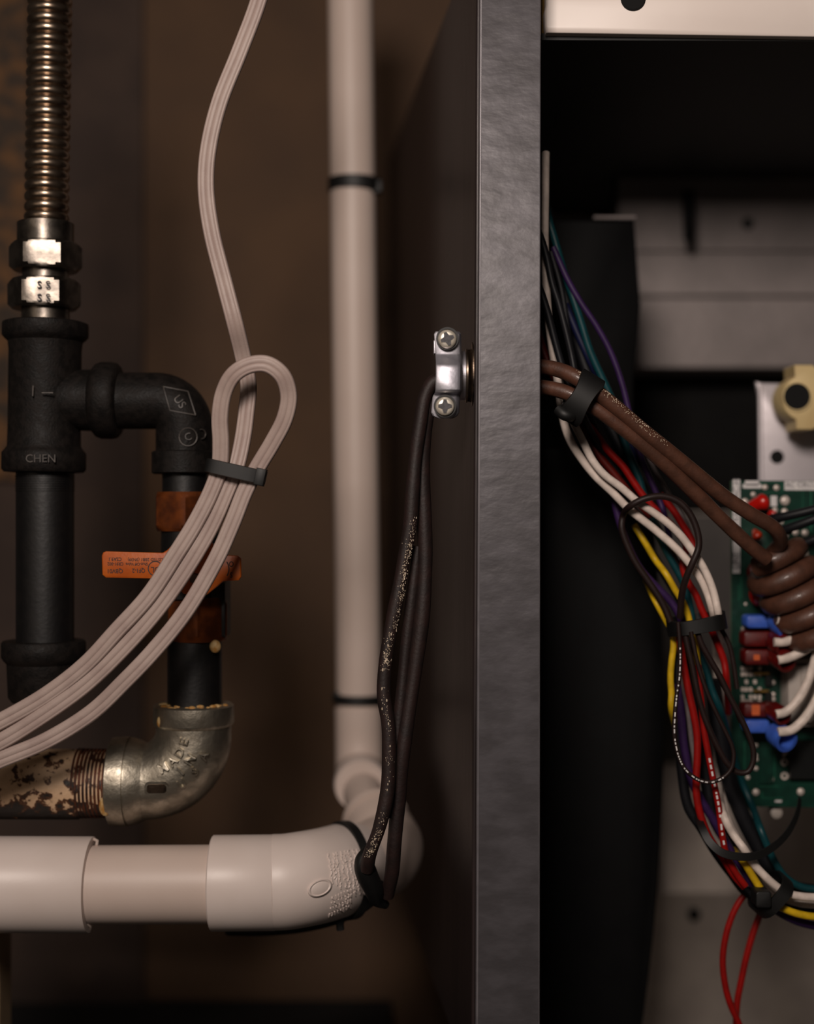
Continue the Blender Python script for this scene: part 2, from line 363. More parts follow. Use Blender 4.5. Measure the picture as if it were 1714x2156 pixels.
# strap: profile down the front (py, depth) with width px range
rows = [(698, 917, 966, .0075), (703, 914, 970, .0070), (744, 917, 971, .0070), (748, 917, 971, .0064), (762, 918, 972, .0040), (768, 918, 972, .0030), (775, 918, 972, .0033), (783, 918, 972, .0026),
        (820, 917, 971, .0026), (826, 916, 970, .0036), (831, 913, 969, .0068), (836, 911, 968, .0072), (868, 908, 966, .0072), (876, 912, 962, .0074), (881, 922, 953, .0078)]
V = []; F = []
for k, (py, xa, xb, yd) in enumerate(rows):
    cols = [(xa, .0022), (xa, .0004), (xa+3, 0), (xb-9, 0), (xb-3, .0007), (xb+1, .0026), (xb+1, .0036), ]
    for x, dy in cols: V.append(P(x, py, yd+dy))
    if k:
        n = len(cols); b = (k-1)*n
        for j in range(n-1): F.append((b+j, b+j+1, b+n+j+1, b+n+j))
# back face for thickness
nv = len(V); n = 7
V2 = [p+Vector((0, .0012, 0)) for p in V]
F2 = [tuple(i+nv for i in reversed(f)) for f in F]
rim = []
for k in range(len(rows)-1):
    for j in (0, n-1): rim.append((k*n+j, (k+1)*n+j, (k+1)*n+j+nv, k*n+j+nv))
for j in range(n-1):
    for k in (0, len(rows)-1): rim.append((k*n+j, k*n+j+1, k*n+j+1+nv, k*n+j+nv))
obj('strap', (V+V2, F+F2+rim), 'zinc', cl, angle=35)
def pan_screw(px, py, yd, r, ang, parent):
    k = K(yd); rr = r*k
    s = obj('screw', lathe([(0, rr*.66), (.0003, rr*.82), (.0009, rr*.95), (.0016, rr), (.0024, rr*.96), (.0042, rr*.9)], P(px, py, yd), (0, 1, 0), 32), 'screw_metal', parent)
    parts = []
    for a in (ang, ang+PI/2):
        u = Vector((math.cos(a), 0, math.sin(a))); v = Vector((-math.sin(a), 0, math.cos(a))); c = P(px, py, yd-(.0002 if a == ang else .00026))
        parts.append(prism([c+u*rr*.72+v*rr*.15, c+u*rr*.3+v*rr*.3, c-u*rr*.3+v*rr*.3, c-u*rr*.72+v*rr*.15, c-u*rr*.72-v*rr*.15, c-u*rr*.3-v*rr*.3, c+u*rr*.3-v*rr*.3, c+u*rr*.72-v*rr*.15], (0, .0004, 0)))
    obj('cross_recess', merge(*parts), 'recess', s, smooth=False)
    gap_ring = obj('screw_shadow_gap', ring(P(px, py, yd+.0030), (0, 1, 0), rr*.98, .0014, rr*.22, 32), 'black_plastic', parent)  # black ring added as the shade in the gap around the screw
    gap_ring.name = 'screw_gap_shade'
pan_screw(942, 713, .0025, 20, .35, cl)
pan_screw(937, 855, .0022, 20, PI/2, cl)
obj('clamp_back', box(913, 716, 930, 745, .0105, .006, bev=.0004), 'zinc', cl)

# ------------------------------------------------------------------ PVC pipework
GP = 'white plastic drain pipework'
vp = thing('vertical_pipe', 'long white plastic pipe running upright in the background beside the cabinet', 'pipe', P(757, 1570, .2), GP)
V, F = sweep([P(736, -160, .2), P(757, 1585, .2)], 47.5*K(.2), 40); obj('pipe', (V, F), 'pvc', vp)
re = thing('rear_elbow', 'blurred white plastic elbow at the foot of the upright background pipe', 'pipe elbow', P(757, 1690, .2), GP)
pp = spline([P(756, 1490, .2), P(757, 1570, .2), P(757.5, 1618, .196), P(758, 1645, .178), P(759, 1655, .160)], 8)
obj('body', sweep(pp, 50.5*K(.2), 36), 'pvc', re)
dirn = (P(766, 1670, .15)-P(758, 1650, .172)).normalized()
obj('socket_rim', lathe([(-.006, 48*K(.17)), (-.005, 55*K(.17)), (0, 56*K(.17)), (.0012, 54*K(.17)), (.0012, 47*K(.17)), (-.003, 46*K(.17))], P(760, 1652, .168), dirn, 40, closed=True), 'pvc_fit', re)
st = obj('connecting_pipe', sweep(spline([P(760, 1655, .17), P(775, 1700, .14), P(800, 1748, .115)], 6), 43*K(.14), 32), 'pvc')
tag(st, 'short white plastic pipe joining the rear elbow to the rounded middle elbow', 'pipe', GP)
me_ = thing('middle_elbow', 'rounded white plastic elbow tucked behind the strap and hanging brown cord', 'pipe elbow', P(810, 1870, .1), GP)
pp = spline([P(786, 1712, .135), P(803, 1752, .122), P(812, 1785, .112), P(800, 1806, .098), P(770, 1815, .088), P(735, 1822, .078)], 8)
obj('body', sweep(pp, [ (66+14*min(1, i/14))*K(.11) for i in range(len(pp))], 40), 'pvc', me_)
obj('socket_rim', ring(pp[2], pp[4]-pp[0], 62*K(.12), .004, .0022, 40), 'pvc', me_)
fe = thing('front_elbow', 'glossy white plastic elbow in the foreground with raised lettering and a round boss', 'pipe elbow', P(620, 1955, .04), GP)
py_ = .045
pts = [P(575, 1857, py_), P(600, 1856, py_+.0005), P(640, 1850, py_+.004), P(680, 1842, py_+.012), P(712, 1833, py_+.024), P(735, 1825, py_+.036)]
pp = spline(pts, 8); RE = 98.5*K(py_)
obj('bend', sweep(pp, [RE*(1-.0*i/len(pp)) for i in range(len(pp))], 64), 'pvc_fit', fe)
obj('socket', lathe([(0, RE*.84), (0, RE*.97), (.0006, RE*1.0), (P(580, 0, py_).x-P(446, 0, py_).x, RE*1.0), (P(582, 0, py_).x-P(446, 0, py_).x, RE*.985)], P(446, 1859, py_), (1, 0, .01), 64), 'pvc_fit', fe)
# boss and illegible raised lettering on the bend surface
def on_elbow(px, py, lift=0):
    """front surface of the bend under a picture position"""
    best = None
    o0 = Vector((0, -D0, 0)); d = (P(px, py, 0)-o0).normalized()
    for i in range(len(pp)-1):
        a, b = pp[i], pp[i+1]; t = (b-a).normalized()
        # closest in-plane: intersect ray with infinite cylinder
        oc = o0-a; dp = d-t*d.dot(t); op = oc-t*oc.dot(t)
        A = dp.dot(dp); B = 2*dp.dot(op); Cc = op.dot(op)-(RE+lift)**2; disc = B*B-4*A*Cc
        if disc < 0: continue
        s = (-B-math.sqrt(disc))/(2*A); q = o0+d*s; u = (q-a).dot(t)
        if -.0008 <= u <= (b-a).length+.0008:
            if best is None or s < best[0]: best = (s, q)
    return best[1] if best else None
bosses = []
n_ = 28; V = [on_elbow(674, 1870, .0008)]; F = []
for k, (rr, lf) in enumerate(((17, .0009), (20, .0007), (24, .0012), (26.5, .0009), (28, -.0003))):
    for j in range(n_):
        a = 2*PI*j/n_; ex, ey = math.cos(a)*rr, math.sin(a)*rr*.62
        c, s = math.cos(-.45), math.sin(-.45)
        V.append(on_elbow(674+ex*c-ey*s, 1870+ex*s+ey*c, lf))
F += [(0, 1+j, 1+(j+1) % n_) for j in range(n_)]
for k in range(4):
    for j in range(n_): F.append((1+k*n_+j, 1+k*n_+(j+1) % n_, 1+(k+1)*n_+(j+1) % n_, 1+(k+1)*n_+j))
obj('round_boss', (V, F), 'pvc_fit', fe)
rows_ = []
rnd = random.Random(3)
for line in range(8):
    u0 = 690+line*9.0; 
    y_a, y_b = (1797-line*1.5, 1862+line*3) if line < 6 else (1788, 1880)
    yy = y_a
    while yy < y_b:
        h = rnd.uniform(5, 8); p1 = (u0+(yy-1790)*.14+rnd.uniform(-1.4, 1.4), yy); p2 = (p1[0]+rnd.uniform(-2.5, 4.5), yy+h)
        q = [on_elbow(p1[0], p1[1], .00015), on_elbow((p1[0]+p2[0])/2+rnd.uniform(-2, 2), (p1[1]+p2[1])/2, .0003), on_elbow(p2[0], p2[1], .00015)]
        if None not in q: rows_.append(sweep(q, .00034, 6))
        yy += h+rnd.uniform(-2.5, 2)
for line in range(4):
    xx = 700-line*2
    while xx < 752-line*5:
        y1 = 1888+line*11-(xx-700)*.45
        q = [on_elbow(xx, y1, .00015), on_elbow(xx+rnd.uniform(-1, 4), y1+3, .0003), on_elbow(xx+rnd.uniform(-2, 6), y1+7, .00015)]
        if None not in q: rows_.append(sweep(q, .00034, 6))
        xx += rnd.uniform(5, 8)
rl = obj('raised_lettering', merge(*rows_), 'pvc_fit', fe); rl['kind'] = 'stuff'
hp = tag(obj('horizontal_pipe', sweep([P(150, 1863, py_), P(520, 1861, py_)], 81*K(py_), 56), 'pvc'), 'short cream plastic pipe lying level between the left coupling and the front elbow', 'pipe', GP)
cp = thing('pipe_coupling', 'white plastic coupling at the left edge joined to the level cream pipe', 'pipe coupling', P(60, 1960, py_), GP)
RC = 99*K(py_)
x1 = P(193, 0, py_).x
obj('sleeve', lathe([(0, RC), (x1-P(-160, 0, py_).x-.0004, RC), (x1-P(-160, 0, py_).x, RC*.985), (x1-P(-160, 0, py_).x, RC*.83), (0, RC*.83)], P(-160, 1861, py_), (1, 0, -.004), 64, closed=True), 'pvc_fit', cp)
obj('burr', sweep([P(196, 1766, py_+.004), P(205, 1771, py_+.002), P(203, 1781, py_)], .0007, 8), 'pvc', cp)
obj('burr', sweep([P(183, 1944, py_-.008), P(190, 1950, py_-.006), P(189, 1962, py_)], .0007, 8), 'pvc', cp)

# ties on the PVC
GT = 'black cable ties'
t1 = thing('cable_tie', 'black cable tie around the upper part of the upright background pipe', 'cable tie', P(748, 400, .2), GT)
obj('band', ring(P(746, 391, .2), (0.012, 0, 1), 49*K(.2), 25*K(.2), .0018), 'black_plastic', t1)
obj('tie_head', box(779, 378, 804, 404, .193, .006, bev=.0005), 'black_plastic', t1)
t2 = thing('cable_tie', 'black cable tie around the lower part of the upright background pipe', 'cable tie', P(755, 1480, .2), GT)
obj('band', ring(P(755, 1469, .2), (0.012, 0, 1), 50*K(.2), 18*K(.2), .0014), 'black_plastic', t2)
obj('tie_head', box(704, 1458, 728, 1480, .193, .006, bev=.0005), 'black_plastic', t2)
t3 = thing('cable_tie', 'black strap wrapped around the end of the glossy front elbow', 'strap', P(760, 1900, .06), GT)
i3 = len(pp)-9
ax3 = Vector((.86, .5, -.02))
obj('band', ring(pp[i3]+Vector((.0035, 0, .0002)), ax3, RE*1.0, .0042, .0016, 56), 'black_plastic', t3)
obj('elbow_shadow', sweep(wpath([(800, 1862, .05), (782, 1893, .055), (745, 1918, .06), (700, 1936, .065), (640, 1950, .07), (560, 1958, .08), (480, 1958, .09)], n=6),  # black strip added as the shadow under the elbow
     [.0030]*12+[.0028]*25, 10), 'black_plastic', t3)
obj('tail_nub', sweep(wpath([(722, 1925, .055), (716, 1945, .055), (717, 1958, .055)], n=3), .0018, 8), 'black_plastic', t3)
obj('knot', sweep(wpath([(774, 1788, .032), (766, 1815, .028), (772, 1840, .030), (786, 1870, .034), (794, 1895, .040), (812, 1905, .045)], n=5),
     [.0022, .0027, .0032, .0036, .004, .0042, .0044, .0046, .0047, .0048, .0048, .0048, .0047, .0046, .0045, .0044, .0042, .004, .0036, .0034, .0030, .0028, .0026, .0024, .0022, .0020], 12), 'black_plastic', t3)

# ------------------------------------------------------------------ gas pipework (left)
GY = .06; kg = K(GY)
fx = thing('flexible_gas_line', 'ribbed stainless flexible gas line with shiny hex fittings at the upper left', 'hose', P(97, 668, GY))
top, bot = P(107, -160, GY), P(98, 470, GY)
L = (bot-top).length; nr = 29; prf = []
for i in range(nr*6+1):
    f = i/6.0; prf.append((L*i/(nr*6), (47-7*(1-abs(math.sin(PI*f))**.5))*kg))
obj('corrugated_tube', lathe(prf, top, bot-top, 40), 'chrome_r', fx, angle=60)
def cyl(name, x, y0, y1, r0, r1, m, par, cham=2, seg=44, yd=GY):
    k = K(yd); h = (y1-y0)*k
    return obj(name, lathe([(0, (r0-cham)*k), (cham*.6*k, r0*k), (h-cham*.6*k, r1*k), (h, (r1-cham)*k)], P(x, y0, yd), (0, 0, -1), seg), m, par)
cyl('collar', 96, 470, 515, 59, 59, 'chrome', fx)
def hexnut(x, y0, y1, r, rot, m, par, yd=GY):
    k = K(yd); V = []; F = []; sg = 48; h = (y1-y0)*k; c = P(x, y0, yd)
    lv = [(0, .89), (.07, .955), (.15, 1), (.85, 1), (.93, .955), (1, .89)]
    for t, s in lv:
        for j in range(sg):
            a = 2*PI*j/sg; aa = (a-rot) % (PI/3)-PI/6; hexr = r*.9/math.cos(aa); rr = min(hexr, r*s) if s < 1 else hexr
            V.append(c+Vector((math.sin(a)*rr*k, -math.cos(a)*rr*k, -h*t)))
    for i in range(len(lv)-1):
        for j in range(sg): F.append((i*sg+j, i*sg+(j+1) % sg, (i+1)*sg+(j+1) % sg, (i+1)*sg+j))
    F += [tuple(range(sg)), tuple((len(lv)-1)*sg+j for j in range(sg))]
    return obj('hex_nut', (V, F), m, par, angle=22)
hexnut(96, 513, 571, 74, -.36, 'chrome', fx)
cyl('neck', 96, 570, 594, 48, 48, 'chrome', fx)
hn = hexnut(93, 590, 651, 74, -.36, 'chrome', fx)
# stamped letters on the nut
sv = []
for dx, dy in ((-9, -17), (9, -17), (-9, 10), (9, 10)):
    sv.append(flat_text('S', 22, 92+dx, 617+dy, GY-.0158, 0, .0002, bold=.012))
obj('stamped_letters', merge(*sv), 'recess', hn, smooth=False)
cyl('adapter', 96, 650, 690, 50, 50, 'chrome', fx)

def pipe_thing(name, label, cat, loc, grp='gas pipe fittings'): return thing(name, label, cat, loc, grp)
tee = pipe_thing('pipe_tee', 'black iron pipe tee below the shiny hex fittings at the left', 'pipe fitting', P(96, 995, GY))
prf = [(0, 80), (3, 88), (8, 89), (30, 89), (36, 84), (42, 77), (60, 75), (215, 75), (262, 76), (270, 82), (276, 87), (310, 87), (316, 82), (318, 60)]
obj('body', lathe([(a*kg, b*kg) for a, b in prf], P(96, 678, GY), (-.012, 0, -1), 56), 'iron', tee)
prf = [(0, 50), (40, 66), (72, 64), (98, 65), (108, 77), (118, 81), (140, 81), (150, 79), (156, 72), (158, 50)]
obj('branch', lathe([(a*kg, b*kg) for a, b in prf], P(96, 842, GY), (1, 0, -.01), 56), 'iron', tee)
mk = [flat_text('T', 26, 84, 826, GY-.0192, 1.57, .0003)]
obj('cast_mark', sweep([P(88, 827, GY-.0190), P(112, 827, GY-.0186)], .0004, 6), 'iron_mark', tee)
obj('cast_mark', sweep([P(70, 812, GY-.0184), P(69, 834, GY-.0184)], .0004, 6), 'iron_mark', tee)
obj('cast_lettering', flat_text('CHEN', 24, 86, 966, GY-.0193, 0, .0003), 'iron_mark', tee, smooth=False)
el = pipe_thing('pipe_elbow', 'black iron elbow with a cast diamond mark turning down from the tee', 'pipe fitting', P(388, 995, GY))
pth = [P(240, 844, GY), P(330, 844, GY)]
for i in range(1, 13):
    a = PI/2*i/12; pth.append(P(330+58*math.sin(a), 902-58*math.cos(a), GY))
pth += [P(388, 955, GY)]
ds = [pth[0], P(280, 844, GY)]+pth[1:]
obj('bend', sweep(ds, 59.5*kg, 44), 'iron', el)
cyl('collar', 386, 950, 998, 66, 66, 'iron', el, 4)
# diamond and CSA style marks
def surf_y(px, py):
    """front surface depth of the black elbow"""
    bx_, by_ = 330, 902
    if px < 330: q = abs(py-844)
    elif py > 902: q = abs(px-388)
    else: q = abs(math.hypot(px-bx_, py-by_)-58)
    return GY-math.sqrt(max(0, 59.5**2-q*q))*kg
dm = [(344, 814), (396, 824), (412, 874), (358, 864), (344, 814)]
parts = []
for (xa, ya), (xb, yb) in zip(dm, dm[1:]):
    q = [P(xa+(xb-xa)*t/8, ya+(yb-ya)*t/8, surf_y(xa+(xb-xa)*t/8, ya+(yb-ya)*t/8)) for t in range(9)]; parts.append(sweep(q, .00035, 6))
q = [P(396+19*math.cos(a*PI/10), 920+19*math.sin(a*PI/10), surf_y(396+19*math.cos(a*PI/10), 920+19*math.sin(a*PI/10))) for a in range(21)]
parts.append(sweep(q, .0003, 6))
q = [P(424+9*math.cos(a*PI/10), 914+10*math.sin(a*PI/10), surf_y(424+9*math.cos(a*PI/10), 914+10*math.sin(a*PI/10))) for a in range(-6, 6)]
parts.append(sweep(q, .00028, 6))
def wrap(vf, sy, lift):
    out = []
    for v in vf[0]:
        px = 857+v.x/K(v.y); py = 1078-v.z/K(v.y); out.append(P(px, py, sy(px, py)-lift-(0)))
    return out, vf[1]
parts.append(wrap(flat_text('US', 24, 378, 846, GY-.02, -.95, 0), surf_y, .0004))
parts.append(wrap(flat_text('C', 22, 396, 920, GY-.02, .3, 0), surf_y, .0004))
obj('cast_marks', merge(*parts), 'iron_mark', el, smooth=False)
n1 = pipe_thing('pipe_nipple', 'long straight black iron nipple hanging below the tee', 'pipe', P(95, 1360, GY))
cyl('pipe', 95, 985, 1365, 60, 60, 'iron_dark', n1)
th = []
for i in range(7): th.append(ring(P(95, 1003+i*5, GY), (0, 0, 1), 59.5*kg, 2.4*kg, 1.6*kg, 40))
obj('thread', merge(*th), 'iron_dark', n1)
cc = pipe_thing('iron_coupling', 'black iron coupling at the lower left end of the long nipple, behind the beige cords', 'pipe fitting', P(92, 1475, GY))
obj('body', lathe([(a*kg, b*kg) for a, b in ((0, 70), (1, 84), (5, 87), (34, 87), (42, 82), (48, 76), (118, 73), (128, 66), (132, 40))], P(92, 1348, GY), (0, 0, -1), 52), 'iron', cc)
n2 = pipe_thing('pipe_nipple', 'short black nipple between the black elbow and the orange-handled valve', 'pipe', P(390, 1040, GY))
cyl('pipe', 390, 990, 1042, 48, 48, 'iron_dark', n2)
# valve
va = thing('gas_valve', 'gas shutoff valve with a printed orange lever behind the beige cords', 'valve', P(405, 1345, GY))
hexnut(392, 1036, 1118, 68, .1, 'brass', va)
cyl('valve_body', 400, 1112, 1262, 60, 62, 'iron_dark', va, 6)
hexnut(417, 1256, 1348, 68, .1, 'brass', va)
obj('side_boss', box(440, 1226, 474, 1342, GY-.008, .02, bev=.001), 'iron_dark', va)
hy = .032
hp_ = []
for cx_, cy_, a0_ in ((225, 1172, 180), ):
    pass
ol = [(222, 1161)]+[(342, 1164), (352, 1158), (370, 1140), (392, 1128), (420, 1128), (446, 1142), (462, 1164), (474, 1169), (500, 1170), (507, 1176), (508, 1214), (503, 1222), (470, 1224), (456, 1236), (436, 1252), (412, 1258), (386, 1250), (368, 1232), (356, 1221), (345, 1219), (222, 1216), (215, 1210), (214, 1170), (217, 1163)]
lv = obj('lever', prism([P(a, b, hy) for a, b in ol], (0, .0022, 0), .0006), 'orange', va, angle=60)
ty = hy-.00006
lt = []
def rt(s, size, x, y, sx=1.0): lt.append(flat_text(s, size, x, y, ty, PI, .00005, sx, .02))
rt('QBV01', 12.5, 242, 1202, .92); rt('QF1-2', 12.5, 292, 1201, .85)
rt('CR91-002', 9.5, 243, 1187, .86); rt('Shut-Off Valve', 9.0, 288, 1187.5, .88)
rt('CSA9.1', 10.5, 242, 1177, .88); rt('LISTED 2BB1 (3N39)', 9.0, 306, 1178, .95)
rt('UL', 17, 327, 1199, .9)
rt('O', 16, 487, 1187, .8); rt('S', 16, 487, 1210, .8)
def arc(cx, cy, r, a0, a1, w_, yd=ty, n=22):
    V = []; F = []
    for i in range(n+1):
        a = math.radians(a0+(a1-a0)*i/n)
        for q in (r-w_/2, r+w_/2): V.append(P(cx+q*math.cos(a), cy-q*math.sin(a), yd))
        if i: b = 2*i; F.append((b-2, b-1, b+1, b))
    return V, F
lt.append(arc(327, 1197, 15, 0, 360, 2.2)); lt.append(arc(455, 1198, 27, -32, 34, 2.6))
lo_ = lt[-2:]; obj('printed_text', merge(*lt[:-2]), 'ink', lv, smooth=False)['kind'] = 'stuff'; obj('printed_ring', lo_[0], 'ink', lv, smooth=False); obj('printed_arc', lo_[1], 'ink', lv, smooth=False)
obj('lever_screw', lathe([(0, .0003), (0, .0022), (.0008, .0026), (.002, .0026)], P(409, 1218, hy-.0018), (0, 1, 0), 6), 'chrome', lv)
n3 = pipe_thing('pipe_nipple', 'short black nipple with yellow sealant between the valve and the rusty elbow', 'pipe', P(410, 1485, GY))
cyl('pipe', 410, 1345, 1486, 57, 57, 'iron_dark', n3)
sg = []
rnd = random.Random(5)
for i in range(26):
    a = rnd.uniform(-1.4, 1.4); r_ = rnd.uniform(60, 74)
    sg.append(sphere(P(410, 1484+rnd.uniform(-4, 2), GY)+Vector((math.sin(a)*r_*kg, -math.cos(a)*r_*kg, 0)), rnd.uniform(.0006, .0013), 1.5, 1, .7, 8, 5))
s_ = obj('sealant', merge(*sg), 'dope', n3); s_['kind'] = 'stuff'
obj('sealant_blob', sphere(P(453, 1361, GY-.010), .0026, 1, .7, 1.15, 10, 8), 'dope', n3)
# galvanised elbow
ge = pipe_thing('galvanised_elbow', 'weathered galvanised elbow with raised MADE IN USA lettering at the rusty pipe', 'pipe fitting', P(360, 1735, GY))
BCx, BCy, BR, TR = 304, 1541, 104, 79
pth = [P(408, 1500, GY), P(408, 1525, GY)]
for i in range(0, 15):
    a = PI/2*i/14; pth.append(P(BCx+BR*math.cos(a), BCy+BR*math.sin(a), GY))
pth += [P(280, 1645, GY)]
obj('bend', sweep(pth, [TR*kg]*3+[(TR+3*math.sin(PI*i/14))*kg for i in range(1, 15)]+[TR*kg]*(len(pth)-17), 52), 'galv', ge)
obj('collar', lathe([(a*kg, b*kg) for a, b in ((0, 62), (0, 80), (3, 84), (38, 85), (44, 82), (48, 76))], P(408, 1482, GY), (0, 0, -1), 52), 'galv', ge)
obj('collar', lathe([(a*kg, b*kg) for a, b in ((0, 74), (0, 84), (4, 92), (34, 94), (39, 93), (39.5, 88), (43, 88), (43.5, 92), (56, 89), (76, 80))], P(233, 1645, GY), (1, 0, 0), 52), 'galv', ge)
def tor(px, py):
    if py < BCy: q = px-(BCx+BR)
    elif px < BCx: q = py-(BCy+BR)
    else: q = math.hypot(px-BCx, py-BCy)-BR
    return GY-math.sqrt(max(0, (TR+2)**2-q*q))*kg
def arc_text(s, size, radius, a0, a1):
    parts = []
    for i, ch in enumerate(s):
        if ch == ' ': continue
        a = math.radians(a0+(a1-a0)*(i/(max(1, len(s)-1)))); px, py = BCx+radius*math.cos(a), BCy-radius*math.sin(a)
        v, f = flat_text(ch, size, px, py, 0, a+PI/2, .0012, 1.0, .012)
        k0 = K(0); out = []
        for p in v:
            qx, qy = 857+p.x/K(p.y), 1078-p.z/K(p.y); out.append(P(qx, qy, tor(qx, qy)-.0009+(p.y)*.9))
        parts.append((out, f))
    return merge(*parts)
obj('raised_lettering', merge(arc_text('MADE', 27, 86, -62, -14), arc_text('IN', 29, 113, -47, -31), arc_text('USA', 25, 136, -54, -22)), 'galv', ge, smooth=False)
bz = rrect(304, 1645, 356, 1676, 12, 0)
V, F = prism(bz, (0, .004, 0)); 
def bossy(ax, ay, bx_, by_, lift, r, m):
    o = [(857+p.x/K(0), 1078-p.z/K(0)) for p in rrect(ax, ay, bx_, by_, r, 0)]
    V = [P(a, b, tor(a, b)-lift) for a, b in o]+[P(a, b, tor(a, b)+.001) for a, b in o]; n = len(o)
    return V, [tuple(range(n))]+[(i, (i+1) % n, n+(i+1) % n, n+i) for i in range(n)]
obj('cast_boss', bossy(304, 1645, 356, 1677, .0006, 12, 0), 'galv', ge, smooth=False)
obj('boss_slot', bossy(309, 1652, 350, 1670, .0009, 6, 0), 'zinc_old', ge, smooth=False)
rp = pipe_thing('rusty_pipe', 'rust-stained pale pipe with threaded end entering the galvanised elbow from the left', 'pipe', P(100, 1725, GY))
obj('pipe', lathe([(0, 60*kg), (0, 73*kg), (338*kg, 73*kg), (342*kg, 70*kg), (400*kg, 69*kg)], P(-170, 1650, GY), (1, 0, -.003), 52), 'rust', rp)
th = []
for i in range(9): th.append(ring(P(166+i*8, 1649, GY), (1, 0, 0), 68*kg, 4.4*kg, (5-.2*i)*kg, 48))
obj('thread', merge(*th), 'rust_thread', rp)
obj('sealant_blob', sphere(P(222, 1697, GY-.016), .0042, .7, .35, 1.1, 12, 8), 'dope', rp)
obj('sealant_blob', sphere(P(337, 1520, GY-.012), .0024, .6, .35, 1.1, 12, 8), 'dope', rp)

# ------------------------------------------------------------------ beige cable
def cord_prof():
    out = []; n = 30
    for i in range(n):
        a = 2*PI*i/n; x = math.cos(a); y = math.sin(a)*.62
        g = 1-.10*(abs(math.sin(3.0*math.asin(max(-1, min(1, x)))) ) < .28)*(1 if y != 0 else 0)
        out.append((x, y*g))
    return out
CP = []
# three ribs across the flat cord
for i in range(25):
    x = 1-2*i/24; e = math.sqrt(max(0, 1-x**6))*.42; CP.append((x, e+.10*abs(math.sin(x*PI*1.5))**.6*(1-x**8)))
for i in range(1, 24):
    x = -1+2*i/24; e = math.sqrt(max(0, 1-x**6))*.42; CP.append((x, -(e+.10*abs(math.sin(x*PI*1.5))**.6*(1-x**8))))
cy = thing('beige_cable', 'ribbed beige cable hanging from the top, looped and bound before the gas pipes', 'cable', P(480, 1000, .01))
pa = [(566, -90), (545, 0), (505, 108), (461, 220), (438, 320), (434, 400), (446, 490), (471, 590), (494, 678), (512, 752, .016), (523, 812, .018), (519, 865, .016), (511, 925, .012), (497, 985, .009), (478, 1032), (446, 1105), (402, 1182), (337, 1276), (266, 1358), (180, 1441), (80, 1513), (0, 1562), (-90, 1605)]
obj('cord', sweep(wpath(pa, .008, 8), 18*K(.01), prof=CP, ref=(0, -1, 0)), 'cord', cy, angle=60)
pb = [(-90, 1562, .008), (0, 1519, .008), (96, 1464, .008), (180, 1399, .007), (246, 1328, .006), (313, 1254, .006), (371, 1166, .006), (413, 1098, .006), (446, 1032, .006), (462, 985, .006), (465, 930, .004), (463, 880, .002), (471, 828, 0), (492, 789, -.003), (525, 769, -.004), (562, 767, -.004), (594, 790, -.003), (608, 832, 0), (600, 880, .002), (575, 930, .004), (542, 985, .006), (517, 1032, .006), (490, 1100, .006), (455, 1178, .006), (391, 1287, .006), (324, 1370, .006), (264, 1433, .006), (193, 1500, .008), (96, 1560, .008), (0, 1600, .008), (-90, 1640, .008)]
obj('cord', sweep(wpath(pb, .006, 8), 18*K(.005), prof=CP, ref=(0, -1, 0)), 'cord', cy, angle=60)
bt = thing('cable_tie', 'black cable tie binding the looped beige cable in front of the black elbow', 'cable tie', P(500, 1010, .005), GT)
c_ = P(497, 993, .006); u = (P(556, 1006, .006)-P(440, 980, .006)).normalized(); hw = (P(556, 1006, .006)-P(440, 980, .006)).length/2
vv = Vector((0, -1, 0)).cross(u).normalized()
loop = []
for i in range(36):
    a = 2*PI*i/36; x = math.copysign(abs(math.cos(a))**.45, math.cos(a)); y = math.copysign(abs(math.sin(a))**.6, math.sin(a))
    loop.append(c_+u*hw*x+Vector((0, -1, 0))*.0052*y)
V = []; F = []
bw = 15*K(.005)
for i, p in enumerate(loop):
    q = (p-c_); o2 = q*1.0; n2_ = q.normalized()*.0011
    V += [p+vv*bw, p+n2_+vv*bw*.9, p+n2_-vv*bw*.9, p-vv*bw]
m_ = len(loop)
for i in range(m_):
    for j in range(4): F.append((i*4+j, i*4+(j+1) % 4, ((i+1) % m_)*4+(j+1) % 4, ((i+1) % m_)*4+j))
obj('band', (V, F), 'black_plastic', bt, angle=50)
obj('tie_head', prism([c_+u*(hw-.003)+vv*bw*1.2+Vector((0, -.0075, 0)), c_+u*(hw+.0012)+vv*bw*1.2+Vector((0, -.0075, 0)), c_+u*(hw+.0012)-vv*bw*1.2+Vector((0, -.0075, 0)), c_+u*(hw-.003)-vv*bw*1.2+Vector((0, -.0075, 0))], (0, .006, 0), .0004), 'black_plastic', bt)

# ------------------------------------------------------------------ brown power cord
bc = thing('brown_power_cord', 'doubled brown power cord hanging outside, passing the zinc clamp and coiled inside the cabinet', 'cord', P(830, 1880, .03))
def lumpy(path, r, amp=.12, f=60):
    return [r*(1+amp*noise.noise(p*f)) for p in path]
p_ = wpath([(1000, 792, .021), (940, 796, .021), (912, 805, .020), (895, 835, .020), (885, 890, .020), (875, 960, .020), (868, 1040, .020), (863, 1110, .020), (850, 1180, .020), (838, 1250, .020), (822, 1330, .020), (811, 1400, .020), (808, 1465, .020), (817, 1525, .020), (819, 1590, .020), (815, 1670, .020), (798, 1745, .020), (778, 1800, .022), (772, 1830, .026)], n=6)
obj('strand', sweep(p_, lumpy(p_, 14.5*K(.02)), 14), 'brown_dark', bc)
gp = p_
p_ = wpath([(1000, 800, .023), (940, 806, .024), (915, 820, .024), (903, 855, .024), (893, 920, .025), (890, 1000, .026), (893, 1090, .026), (895, 1180, .026), (889, 1290, .026), (875, 1400, .026), (860, 1500, .026), (846, 1600, .026), (838, 1690, .028), (830, 1780, .030), (825, 1840, .034), (815, 1885, .040)], n=6)
obj('strand', sweep(p_, lumpy(p_, 15.5*K(.025)), 14), 'brown_dark', bc)
